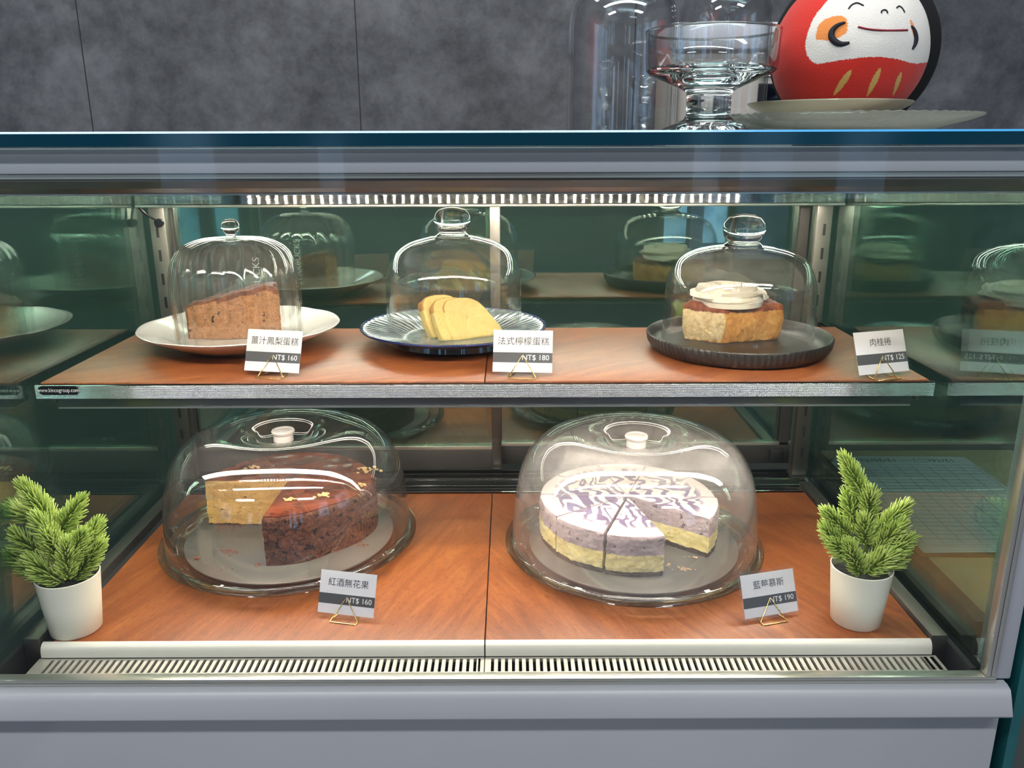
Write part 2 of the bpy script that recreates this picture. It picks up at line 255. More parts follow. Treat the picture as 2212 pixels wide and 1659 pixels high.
# ------------------------------------------------------------------ mesh helpers
class MB:
    def __init__(s): s.v = []; s.f = []; s.mi = []
    def add(s, vs_, fs, mi=0):
        o = len(s.v); s.v += [tuple(p) for p in vs_]; s.f += [tuple(i + o for i in f) for f in fs]; s.mi += [mi] * len(fs); return s
    def box(s, x0, x1, y0, y1, z0, z1, mi=0, b=0.0):
        if b <= 0:
            v = [(x, y, z) for x in (x0, x1) for y in (y0, y1) for z in (z0, z1)]
            return s.add(v, [(0, 1, 3, 2), (4, 6, 7, 5), (0, 4, 5, 1), (2, 3, 7, 6), (0, 2, 6, 4), (1, 5, 7, 3)], mi)
        bm = bmesh.new(); bmesh.ops.create_cube(bm, size=1)
        for p in bm.verts: p.co = Vector(((x0 + x1) / 2 + p.co.x * (x1 - x0), (y0 + y1) / 2 + p.co.y * (y1 - y0), (z0 + z1) / 2 + p.co.z * (z1 - z0)))
        bmesh.ops.bevel(bm, geom=bm.edges[:], offset=b, segments=2, affect='EDGES', profile=0.5)
        bm.verts.index_update(); s.add([p.co for p in bm.verts], [[q.index for q in f.verts] for f in bm.faces], mi); bm.free(); return s
    def lathe(s, prof, c=(0, 0, 0), n=96, mi=0, rmod=None, closed=False):
        """prof: (r, z) list; rmod(theta, i) scales the radius; closed joins last ring to first"""
        vs_ = []; m = len(prof)
        for i, (r, z) in enumerate(prof):
            for j in range(n):
                th = 2 * PI * j / n; k = rmod(th, i) if rmod else 1.0
                dz = 0
                if isinstance(k, tuple): k, dz = k
                vs_.append((c[0] + r * k * math.cos(th), c[1] + r * k * math.sin(th), c[2] + z + dz))
        fs = []
        for i in range(m if closed else m - 1):
            a = i * n; b2 = ((i + 1) % m) * n
            for j in range(n): fs.append((a + j, a + (j + 1) % n, b2 + (j + 1) % n, b2 + j))
        if not closed:
            if prof[0][0] < 1e-3: pass
            fs.append(tuple(range(n - 1, -1, -1))); fs.append(tuple((m - 1) * n + j for j in range(n)))
        return s.add(vs_, fs, mi)
    def tube(s, pts, r, n=8, mi=0, closed=False, taper=None):
        pts = [Vector(p) for p in pts]; m = len(pts); vs_ = []; up = None
        for i, p in enumerate(pts):
            if closed: t = pts[(i + 1) % m] - pts[i - 1]
            else: t = pts[min(i + 1, m - 1)] - pts[max(i - 1, 0)]
            t.normalize()
            if up is None: up = t.orthogonal().normalized()
            up = (up - t * up.dot(t)); up = up.normalized() if up.length > 1e-6 else t.orthogonal().normalized()
            w_ = t.cross(up); rr = r * (taper[i] if taper else 1)
            for j in range(n):
                a = 2 * PI * j / n; vs_.append(p + (up * math.cos(a) + w_ * math.sin(a)) * rr)
        fs = []
        for i in range(m if closed else m - 1):
            for j in range(n):
                a = i * n; b2 = ((i + 1) % m) * n; fs.append((a + j, a + (j + 1) % n, b2 + (j + 1) % n, b2 + j))
        if not closed: fs += [tuple(range(n - 1, -1, -1)), tuple((m - 1) * n + j for j in range(n))]
        return s.add(vs_, fs, mi)
    def prism(s, poly, x0, x1, axis='x', mi=0):
        """poly of (y,z) swept along x (axis x) or (x,y) swept along z"""
        n = len(poly)
        f = (lambda p, t_: (t_, p[0], p[1])) if axis == 'x' else (lambda p, t_: (p[0], p[1], t_))
        vs_ = [f(p, x0) for p in poly] + [f(p, x1) for p in poly]
        fs = [tuple(range(n - 1, -1, -1)), tuple(range(n, 2 * n))] + [(i, (i + 1) % n, n + (i + 1) % n, n + i) for i in range(n)]
        return s.add(vs_, fs, mi)
    def build(s, name, mats, parent=None, loc=(0, 0, 0), smooth=40, world=False):
        me = bpy.data.meshes.new(name); L = Vector(loc)
        vv = [tuple(Vector(p) - L) for p in s.v] if world else s.v
        me.from_pydata(vv, [], s.f)
        for m_ in (mats if isinstance(mats, (list, tuple)) else [mats]): me.materials.append(m_)
        if len(set(s.mi)) > 1 or (s.mi and s.mi[0]): me.polygons.foreach_set('material_index', s.mi)
        bm = bmesh.new(); bm.from_mesh(me); bmesh.ops.recalc_face_normals(bm, faces=bm.faces); bm.to_mesh(me); bm.free()
        if smooth:
            me.polygons.foreach_set('use_smooth', [True] * len(me.polygons)); me.set_sharp_from_angle(angle=math.radians(smooth))
        me.update(); o = bpy.data.objects.new(name, me); col.objects.link(o)
        if parent: o.parent = parent; o.location = Vector(loc) - (parent.location if world else Vector((0, 0, 0)))
        else: o.location = loc
        return o
def tag(o, label, cat, group=None, kind=None):
    if label: o['label'] = label
    if cat: o['category'] = cat
    if group: o['group'] = group
    if kind: o['kind'] = kind
    return o
def thing(name, label, cat, loc=(0, 0, 0), rz=0.0, group=None):
    o = bpy.data.objects.new(name, None); o.empty_display_size = 0.02; col.objects.link(o); o.location = loc; o.rotation_euler = (0, 0, rz)
    return tag(o, label, cat, group)
def struct(name, mb, m): o = mb.build(name, m); o['kind'] = 'structure'; return o
def text_mesh(name, body, size, m, parent, mat4, align='CENTER', xs=1.0):
    cu = bpy.data.curves.new(name, 'FONT'); cu.body = body; cu.size = size; cu.align_x = align; cu.align_y = 'CENTER'; cu.resolution_u = 3; cu.space_character = xs
    tmp = bpy.data.objects.new('lettering_source', cu); col.objects.link(tmp)
    dg = bpy.context.evaluated_depsgraph_get(); dg.update()
    me = bpy.data.meshes.new_from_object(tmp.evaluated_get(dg)); bpy.data.objects.remove(tmp); bpy.data.curves.remove(cu)
    me.materials.clear(); me.materials.append(m); me.name = name
    o = bpy.data.objects.new(name, me); col.objects.link(o); o.parent = parent; o.matrix_local = mat4; return o

# ------------------------------------------------------------------ the room
DECK, SHELF, TOPZ = 0.907, 1.1585, 1.4105
WB = 1.95
struct('floor', MB().box(-3, 3, -5, WB, -0.05, 0), M['floor'])
struct('ceiling', MB().box(-3, 3, -5, WB, 2.8, 2.85), M['ceil'])
wb = struct('wall_back', MB().box(-3.1, 3.1, WB, WB + 0.1, 0, 2.8), M['wall'])
sm = MB()
for x in (-0.938, -0.335, 0.275, 0.885): sm.box(x - 0.0012, x + 0.0012, WB - 0.0006, WB + 0.001, 0, 2.8)
struct('trim_1', sm, M['seam'])
struct('wall_left', MB().box(-3.1, -3, -5, WB, 0, 2.8), M['room']); struct('wall_right', MB().box(3, 3.1, -5, WB, 0, 2.8), M['room'])
struct('wall_front', MB().box(-3.1, 3.1, -5.1, -5, 0, 2.8), M['room'])
for k, (x0, x1, z0, z1) in enumerate([(1.37, 1.56, 0.55, 2.1), (1.72, 2.1, 0.55, 2.1), (-1.42, -1.24, 0.95, 2.1), (-2.6, -2.2, 1.0, 2.1), (2.45, 2.8, 1.0, 2.1)]):
    struct('window_%d' % (k + 1), MB().box(x0, x1, -5.0, -4.97, z0, z1), M['day'])
for k, (y0, y1) in enumerate([(-2.6, -1.7), (-0.9, -0.1)]):
    struct('window_%d' % (k + 6), MB().box(-3.0, -2.97, y0, y1, 1.1, 2.2), M['day'])
    struct('window_%d' % (k + 8), MB().box(2.97, 3.0, y0, y1, 1.1, 2.2), M['day'])

tag(MB().box(-1.6, 0.84, 1.52, 1.94, 0, 1.36).build('dark_backing_box', M['counter_dark']), 'dark box added behind the display case to darken its rear glass', 'counter')  # added dark box, keeps the view through the sliding doors dark
# side counter with papers, seen through the end glass
sco = thing('side_counter', 'beige topped counter with brown edge beside the display case', 'counter', (0.9, 1.15, 0))
MB().box(0.53, 0.86, 0.80, 1.33, 0.875, 0.893).build('counter_top', M['counter_beige'], sco, (0.9, 1.15, 0), world=True)
MB().box(0.512, 0.53, 0.80, 1.33, 0.85, 0.8935).build('edge_band', M['counter_brown'], sco, (0.9, 1.15, 0), world=True)
MB().box(0.54, 0.85, 0.82, 1.32, 0.0, 0.875).build('base', M['counter_dark'], sco, (0.9, 1.15, 0), world=True)
cb = thing('clipboard', 'brown hardboard clipboard under the order sheets, beyond the end glass', 'clipboard', (0.64, 1.11, 0.893), -0.03)
MB().box(-0.115, 0.10, -0.165, 0.17, 0, 0.003, b=0.0012).build('board', M['clip_board'], cb)
MB().box(0.04, 0.07, -0.166, -0.12, 0.0078, 0.010, b=0.0008).tube([(0.045, -0.163, 0.011), (0.045, -0.15, 0.017), (0.06, -0.15, 0.017), (0.06, -0.163, 0.011)], 0.001).build('clip', M['chrome'], cb)
for k in range(4):
    sh = thing('order_sheet', ['order sheet with ruled grid and pencilled dates, topmost on the clipboard', 'blank order sheet just beneath the topmost dated one', 'blank order sheet third down on the clipboard', 'lowest blank order sheet lying on the clipboard'][k], 'paper', (0.64 - 0.003 * k, 1.115 - 0.004 * k, 0.8971 + 0.0012 * (3 - k)), -0.03 + 0.012 * k, 'sheets on the clipboard')
    MB().box(-0.105, 0.105, -0.15, 0.165, 0, 0.0008).build('sheet', M['paper'], sh)
    if k == 0:
        g = MB()
        for q in range(22): g.box(-0.1, 0.1, 0.128 - q * 0.0125, 0.1286 - q * 0.0125, 0.0009, 0.001)
        for q in range(9): g.box(-0.1 + q * 0.025, -0.0994 + q * 0.025, -0.147, 0.1286, 0.0009, 0.001)
        g.build('ruled_grid', M['ink'], sh, smooth=0)
        text_mesh('handwriting', '12/16(二) — 12/20(日)', 0.017, M['ink'], sh, Matrix.Translation((0, 0.147, 0.0011)) @ Matrix.Rotation(PI, 4, 'Z'))
tag(MB().box(0.4945, 0.5052, 0.692, 0.76, 0.0, 1.392, b=0.0008).build('glass_end_panel', M['teal_side']), 'upright sea-green glass panel edge standing against the case corner', 'glass panel')

# ------------------------------------------------------------------ the display case
GX0, GX1 = -0.510, 0.4565
case = thing('display_case', 'grey refrigerated glass cake display case with steel fittings and sliding rear doors', 'display case', (-0.027, 0.95, 0))
CL = case.location.copy()
def cpart(name, mb, m, parent=None, smooth=40, label=None):
    o = mb.build(name, m, case, CL, smooth=smooth, world=True)
    if parent: o.parent = parent; o.location = (0, 0, 0)
    if label: o['label'] = label
    return o
XL, XR = -0.537, 0.4850
cpart('cabinet_body', MB().box(XL + 0.01, XR - 0.004, 0.70, 1.24, 0.0, 0.855), M['rail_dark'])
cpart('front_panel', MB().box(XL, 0.4775, 0.684, 0.70, 0.02, 0.8725, b=0.003), M['paint'])
cpart('bumper_rail', MB().prism([(0.690, 0.8722), (0.6685, 0.8722), (0.6672, 0.8738), (0.6672, 0.8752), (0.6735, 0.8905), (0.6770, 0.8970), (0.683, 0.899), (0.690, 0.899)], XL, 0.4775), M['paint'], smooth=50)
cpart('corner_frame', MB().box(GX1 + 0.0105, XR, 0.6905, 0.7205, 0.899, 1.3970, b=0.002), M['paint_frame'])
cpart('corner_frame', MB().box(XL, GX0 - 0.0105, 0.6905, 0.7205, 0.899, 1.3970, b=0.002), M['paint_frame'])
cpart('fascia', MB().box(GX0 - 0.0105, GX1 + 0.0105, 0.6915, 0.716, 1.3775, 1.3975, b=0.0015), M['paint_frame'])
tr = MB()
for z0, z1 in ((0.8992, 0.9026), (0.9030, 0.9062)): tr.box(GX0 - 0.01, GX1 + 0.0105, 0.6845, 0.6955, z0, z1, b=0.0006)
cpart('glazing_trim', tr, M['alu'])
for x0, s in ((GX1, 1), (GX0, -1)):
    tr = MB()
    for a, b in ((0.0, 0.0045), (0.005, 0.0098)):
        xa, xb = sorted((x0 + s * a, x0 + s * b)); tr.box(xa, xb, 0.6845, 0.6955, 0.9064, 1.3775, b=0.0006)
    cpart('glazing_trim', tr, M['alu'])
cpart('front_glass', MB().box(GX0 - 0.008, GX1 + 0.008, 0.6866, 0.6906, 0.9064, 1.3985), M['pane_front'], smooth=0)
# top sheet: clear faces, teal edges, chamfer with a painted glint
tp = MB(); x0, x1, y0, y1, z0, z1 = XL - 0.01, XR + 0.012, 0.680, 1.235, 1.3988, 1.4103; c_ = 0.0016
tp.box(x0, x1, y0 + c_, y1, z0, z1, 0)
tp.add([(x0, y0, z0), (x1, y0, z0), (x1, y0, z1 - c_), (x0, y0, z1 - c_), (x0, y0 + c_, z1), (x1, y0 + c_, z1), (x0, y0 + c_, z0), (x1, y0 + c_, z0)],
       [(0, 1, 2, 3), (6, 7, 1, 0), (0, 3, 4, 6), (1, 7, 5, 2), (6, 4, 5, 7)], 1)
tp.add([(x0, y0, z1 - c_), (x1, y0, z1 - c_), (x1, y0 + c_, z1), (x0, y0 + c_, z1)], [(0, 1, 2, 3)], 2)
cpart('top_glass', tp, [M['top_face'], M['teal_edge'], M['chamfer_glint']], smooth=0)
def reeds(y, z0, z1, n, ang):                 # fine lengthwise brushing as shallow ridges, from z0 up to z1
    out = []; h = (z1 - z0) / n; r = h / 2 / math.sin(ang)
    for i in range(n):
        for q in range(5):
            a = -ang + 2 * ang * q / 4
            if q == 4 and i < n - 1: continue
            out.append((y - (r * math.cos(a) - r * math.cos(ang)), z0 + h * (i + 0.5) + r * math.sin(a)))
    return out
# canopy: underside panel, front channel with the lamp strip, rear top rail
cpart('canopy', MB().box(XL + 0.012, XR - 0.012, 0.7165, 1.225, 1.374, 1.3972), M['steel'], smooth=0)
cpart('lamp_channel', MB().prism([(0.6965, 1.3772), (0.6965, 1.3715), (0.702, 1.3655), (0.722, 1.360), (0.7235, 1.3615), (0.7235, 1.3738), (0.7165, 1.3738), (0.7165, 1.3772)], GX0, GX1), M['steel_dark'], smooth=30)
cpart('channel_lip', MB().box(GX0, GX1, 0.6945, 0.6965, 1.3735, 1.3772).box(GX0, GX1, 0.721, 0.7225, 1.3588, 1.3602), M['alu'])
led = MB(); led.box(GX0 + 0.02, GX1 - 0.02, 0.7236, 0.7244, 1.3625, 1.3725, 0)
for k in range(55):
    x = GX0 + 0.028 + k * 0.01672; led.box(x - 0.0018, x + 0.0018, 0.7244, 0.7256, 1.3645, 1.3705, 1)
cpart('led_strip', led, [M['glow_strip'], M['led']], smooth=0)
cpart('rear_top_rail', MB().prism([(1.1475, 1.3195)] + reeds(1.145, 1.3225, 1.3405, 12, 0.42) + [(1.145, 1.374), (1.185, 1.374), (1.185, 1.3195)], GX0 + 0.002, GX1 - 0.002), M['steel_reed'], smooth=60)
cpart('rail_bead', MB().box(GX0 + 0.002, GX1 - 0.002, 1.1425, 1.147, 1.3185, 1.3222, b=0.001), M['alu'])
for nm, xa in (('side_glass', GX1), ('side_glass', GX0)):
    s = 1 if xa > 0 else -1; g = MB()
    for a, b in ((0, 0.004), (0.011, 0.015)):
        p, q = sorted((xa + s * a, xa + s * b)); g.box(p, q, 0.697, 1.235, 0.878, 1.3735)
    cpart(nm, g, M['pane_side'], smooth=0)
cpart('added_rear_glow', MB().box(GX0 + 0.03, GX1 - 0.03, 1.152, 1.164, 1.3182, 1.3194), M['rear_fill'], smooth=0)  # added unseen glow: back light and a sheen on the shelf wood
# floor of the case
cpart('base_pan', MB().box(GX0 - 0.005, GX1 + 0.005, 0.697, 1.235, 0.856, 0.868), M['dark_pan'], smooth=0)
cpart('deck_support', MB().box(GX0 + 0.02, GX1 - 0.02, 0.751, 1.124, 0.868, 0.9005), M['dark_pan'], smooth=0)
cpart('front_ledge', MB().box(GX0, GX1, 0.6972, 0.7125, 0.868, 0.8885, b=0.0008), M['steel_dark'])
for xa, s in ((GX1, -1), (GX0, 1)):
    p, q = sorted((xa + s * 0.0065, xa + s * 0.0235)); cpart('side_channel', MB().box(p, q, 0.745, 1.15, 0.868, 0.9125, b=0.001), M['steel_v'])
    p, q = sorted((xa + s * 0.0005, xa + s * 0.0062)); cpart('rubber_gasket', MB().box(p, q, 0.70, 1.2, 0.868, 0.905), M['black'])
for xa, s in ((GX1, -1), (GX0, 1)):                # slotted uprights
    p, q = sorted((xa + s * 0.004, xa + s * 0.026)); pm = MB(); pm.box(p, q, 1.178, 1.198, 0.905, 1.3195, b=0.0012)
    o = cpart('slotted_upright', pm, M['steel_v']); sl = MB()
    for z in [0.94 + 0.0335 * i for i in range(11)]: xm = (p + q) / 2 + s * -0.001; sl.box(xm - 0.0018, xm + 0.0018, 1.1772, 1.1795, z, z + 0.016)
    cpart('slots', sl, M['black'], o, 0)
# door tracks and sliding doors
tk = MB().box(GX0 + 0.003, GX1 - 0.003, 1.128, 1.236, 0.868, 0.8975, 0)
for y, z, r_ in ((1.128, 0.9075, 0.0012), (1.1395, 0.9015, 0.0008), (1.150, 0.9025, 0.0008), (1.160, 0.9035, 0.001), (1.173, 0.9095, 0.0021), (1.188, 0.911, 0.0012), (1.199, 0.912, 0.001)):
    tk.box(GX0 + 0.003, GX1 - 0.003, y - r_, y + r_, 0.8965, z, 1)
cpart('door_track', tk, [M['black_gloss'], M['chrome']], smooth=0)
def door(xa, xb, y, stile_side, rail_top):
    lo, hi = min(xa, xb), max(xa, xb)
    d = cpart('sliding_door', MB().box(lo, hi, y - 0.007, y + 0.009, 0.913, rail_top, b=0.001), M['rail_dark'])
    cpart('glass_pane', MB().box(lo + 0.004, hi - 0.004, y - 0.003, y + 0.003, rail_top + 0.004, 1.318), M['pane_back'], d, 0)
    fr = MB().box(lo + 0.002, hi - 0.002, y - 0.006, y + 0.006, rail_top, rail_top + 0.0038)
    cpart('glazing_bead', fr, M['alu'], d)
    st = MB()
    if stile_side > 0: st.box(hi - 0.0125, hi + 0.002, y - 0.0085, y + 0.006, 0.914, 1.3185, b=0.001)
    else: st.box(lo - 0.002, lo + 0.010, y - 0.0085, y + 0.006, 0.914, 1.3185, b=0.001)
    cpart('stile', st, M['steel_v'], d)
    sx = lo + 0.012 if stile_side > 0 else hi - 0.012
    cpart('end_stile', MB().box(sx - 0.010, sx + 0.004, y - 0.006, y + 0.006, rail_top, 1.3185), M['rail_dark'], d)
    return d
door(GX0 + 0.012, -0.0165, 1.205, 1, 0.9475)
d2 = door(-0.034, GX1 - 0.012, 1.229, -1, 0.9440)
cpart('roller_block', MB().box(GX1 - 0.05, GX1 - 0.028, 1.212, 1.2215, 0.918, 0.938, b=0.001), M['black'], d2)
cpart('lamp_cable', MB().tube([(GX0 + 0.003, 1.15, 1.320), (GX0 + 0.010, 1.158, 1.308), (GX0 + 0.016, 1.168, 1.301), (GX0 + 0.019, 1.177, 1.297)], 0.0017, 10), M['black_gloss'])
gm = MB().tube([(GX0 + 0.019, 1.1785, 1.2955), (GX0 + 0.019, 1.1765, 1.2955), (GX0 + 0.019, 1.1725, 1.2955)], 0.0062, 20)
cpart('cable_grommet', gm, M['black_gloss'])

# deck boards, edge strips, grilles
SEAM = -0.0275
for k, (xa, xb, mm, lb) in enumerate([(GX0 + 0.036, SEAM - 0.0006, 'wood', 'reddish brown wooden base board carrying the fig cake'), (SEAM + 0.0006, GX1 - 0.0245, 'wood2', 'reddish brown wooden base board carrying the marbled cheesecake')]):
    tag(MB().box(xa, xb, 0.748, 1.1225, 0.9005, DECK, b=0.0008).build('wooden_board', M[mm], None, ((xa + xb) / 2, 0.935, 0.9005), world=True), lb, 'board', 'wooden boards on the case floor')
prof = [(0.7478, 0.9075), (0.7445, 0.9070), (0.7418, 0.9045), (0.7402, 0.900), (0.7398, 0.8935), (0.7412, 0.8935), (0.7418, 0.899), (0.7432, 0.9028), (0.7455, 0.9050), (0.7478, 0.9055)]
for k, (xa, xb, lb) in enumerate([(-0.484, SEAM - 0.0007, 'cream enamel edge strip along the front of the fig cake board'), (SEAM + 0.0007, 0.433, 'cream enamel edge strip along the front of the cheesecake board')]):
    tag(MB().prism(prof, xa, xb).build('edge_strip', M['cream'], None, ((xa + xb) / 2, 0.744, 0.8935), 60, True), lb, 'edge strip', 'cream strips along the deck')
for k, (xa, xb, lb) in enumerate([(-0.486, SEAM - 0.0005, 'slotted steel air grille half in front of the fig cake'), (SEAM + 0.0005, 0.437, 'slotted steel air grille half in front of the cheesecake')]):
    g = MB(); g.box(xa, xb, 0.7130, 0.7155, 0.8885, 0.8925); g.box(xa, xb, 0.7372, 0.7398, 0.8885, 0.8925)
    x = xa
    ends = 0.014
    g.box(xa, xa + (ends if k == 0 else 0.006), 0.7155, 0.7372, 0.8900, 0.8925); g.box(xb - (0.006 if k == 0 else ends), xb, 0.7155, 0.7372, 0.8900, 0.8925)
    x = xa + (ends if k == 0 else 0.006)
    while x < xb - 0.006: g.box(x + 0.0032, x + 0.0071, 0.7155, 0.7372, 0.8885, 0.8925); x += 0.0071
    tag(g.build('vent_grille', M['grille'], None, ((xa + xb) / 2, 0.7264, 0.8885), 0, True), lb, 'grille', 'air grilles along the front glass')

# the upper shelf
SX0, SX1 = -0.5035, 0.4495
sh = thing('steel_shelf', 'brushed steel shelf with lamp strip underneath, between the two cake levels', 'shelf', (-0.027, 0.98, 1.1405)); SL = sh.location.copy()
def spart(name, mb, m, smooth=40): return mb.build(name, m, sh, SL, smooth, True)
spart('tray', MB().box(SX0, SX1, 0.846, 1.112, 1.1500, 1.1545), M['steel_dark'])
spart('front_edge', MB().prism([*reeds(0.8400, 1.1412, 1.1555, 13, 0.95), (0.8415, 1.1570), (0.8425, 1.1570), (0.8425, 1.1545), (0.8462, 1.1545), (0.8462, 1.1500), (0.8420, 1.1500), (0.8420, 1.1412)], SX0, SX1), M['steel_edge'], 60)
spart('lamp_housing', MB().box(SX0 + 0.018, SX1 - 0.020, 0.8475, 0.878, 1.1292, 1.1498, b=0.001), M['steel_dark'])
spart('lamp_bead', MB().box(SX0 + 0.018, SX1 - 0.020, 0.8465, 0.8482, 1.1285, 1.1300), M['alu'])
spart('added_shelf_rear_glow', MB().box(SX0 + 0.03, SX1 - 0.03, 1.094, 1.104, 1.1490, 1.1499), M['rear_fill_low'], 0)  # added unseen glow under the shelf's rear, for sheen on the deck
spart('led_strip', MB().box(SX0 + 0.03, SX1 - 0.03, 0.853, 0.866, 1.1283, 1.1291), M['led_bar'], 0)
for s, xa in ((1, SX0), (-1, SX1)):
    p, q = sorted((xa, xa + s * 0.003)); spart('bracket', MB().box(p, q, 0.87, 1.185, 1.128, 1.1498), M['steel_dark'])
bd = MB(); pts = []
for (cx0, s) in ((0.0165, 1), (-0.0165, -1)):
    for q in range(13): a = -PI / 2 + PI * q / 12; pts.append((cx0 + s * 0.0048 * math.cos(a), s * 0.0048 * math.sin(a)))
n_ = len(pts); bd.add([(x, 0, z) for x, z in pts] + [(x, -0.0006, z) for x, z in pts], [tuple(range(n_, 2 * n_))] + [(i, (i + 1) % n_, n_ + (i + 1) % n_, n_ + i) for i in range(n_)])
bg = bd.build('maker_badge', M['black_gloss'], sh, Vector((-0.4785, 0.8399, 1.1512)) - SL); bg['label'] = 'small black oval badge with white web address'
text_mesh('lettering', 'www.kincogroup.com', 0.0063, M['white_ink'], bg, Matrix.Translation((0, -0.0008, 0)) @ Matrix.Rotation(PI / 2, 4, 'X') @ Matrix.Diagonal((0.78, 1, 1, 1)))
for k, (xa, xb, mm, lb) in enumerate([(-0.4985, SEAM - 0.0005, 'wood3', 'brown wooden shelf board under the white and blue plates'), (SEAM + 0.0005, 0.4445, 'wood4', 'brown wooden shelf board under the black plate')]):
    tag(MB().box(xa, xb, 0.8432, 1.108, 1.1546, SHELF, b=0.0006).build('shelf_board', M[mm], None, ((xa + xb) / 2, 0.97, 1.1546), world=True), lb, 'board', 'wooden boards on the upper shelf')

# ------------------------------------------------------------------ plates
def solid_lathe(prof, **kw): return MB().lathe(prof, closed=True, **kw)
# white scalloped plate
WP = (-0.3369, 1.0145)
def scallop(th, i):
    k = max(0.0, (i - 3) / 4) if i <= 7 else max(0.0, (11 - i) / 4)
    return (1 + 0.010 * k * abs(math.cos(5 * th)) ** 0.6 - 0.006 * k, 0.0004 * k * math.cos(10 * th))
wp = solid_lathe([(0.001, 0.006), (0.045, 0.006), (0.068, 0.0065), (0.078, 0.0095), (0.092, 0.0155), (0.106, 0.0215), (0.116, 0.0255), (0.1195, 0.0272), (0.1212, 0.0265), (0.119, 0.0240), (0.105, 0.0170), (0.088, 0.0090), (0.068, 0.0035), (0.064, 0.0), (0.060, 0.0), (0.057, 0.003), (0.001, 0.003)], n=192, rmod=scallop)
tag(wp.build('serving_plate', M['porcelain'], None, (*WP, SHELF), 60), 'white porcelain plate with a scalloped rim under the ribbed glass dome', 'plate')
# blue ribbed plate
BP = (-0.0715, 1.0209)
bpt = thing('serving_plate', 'dark blue plate with radial ribs holding the lemon cake slices', 'plate', (*BP, SHELF))
def ribs(th, i): return (1.0, (0.0010 * math.cos(64 * th)) if 3 <= i <= 8 else 0.0)
MB().lathe([(0.001, 0.0085), (0.03, 0.0085), (0.058, 0.0085), (0.066, 0.0098), (0.074, 0.0128), (0.084, 0.0160), (0.094, 0.0188), (0.104, 0.0212), (0.111, 0.0228), (0.1135, 0.0236), (0.1135, 0.0216), (0.074, 0.009), (0.058, 0.006), (0.001, 0.006)], n=512, rmod=ribs, closed=True).build('plate_top', M['blue_top'], bpt, (0, 0, 0), 80)
MB().lathe([(0.1130, 0.0240), (0.1155, 0.0246), (0.1168, 0.0236), (0.1160, 0.0216), (0.1130, 0.0205)], n=128, closed=True).build('rim', M['blue_rim'], bpt, (0, 0, 0), 80)
MB().lathe([(0.1131, 0.0206), (0.1110, 0.0200), (0.094, 0.0150), (0.076, 0.0085), (0.070, 0.0), (0.064, 0.0), (0.061, 0.0055), (0.080, 0.0105), (0.105, 0.0195)], n=128, closed=True).build('underside', M['blue_under'], bpt, (0, 0, 0), 50)
# black stoneware plate
KP = (0.277, 0.9832)
def flute(th, i): return 1 + (0.010 * (0.5 + 0.5 * math.cos(96 * th)) if i in (6, 7, 8) else 0)
tag(MB().lathe([(0.001, 0.0060), (0.09, 0.0060), (0.0995, 0.0075), (0.1035, 0.0120), (0.1065, 0.0195), (0.1088, 0.0212), (0.1095, 0.0200), (0.1080, 0.0110), (0.1030, 0.0030), (0.097, 0.0), (0.001, 0.0)], n=384, rmod=flute, closed=True).build('serving_plate', M['stoneware'], None, (*KP, SHELF), 50), 'matt black stoneware plate with a fluted edge under the cinnamon bun', 'plate')
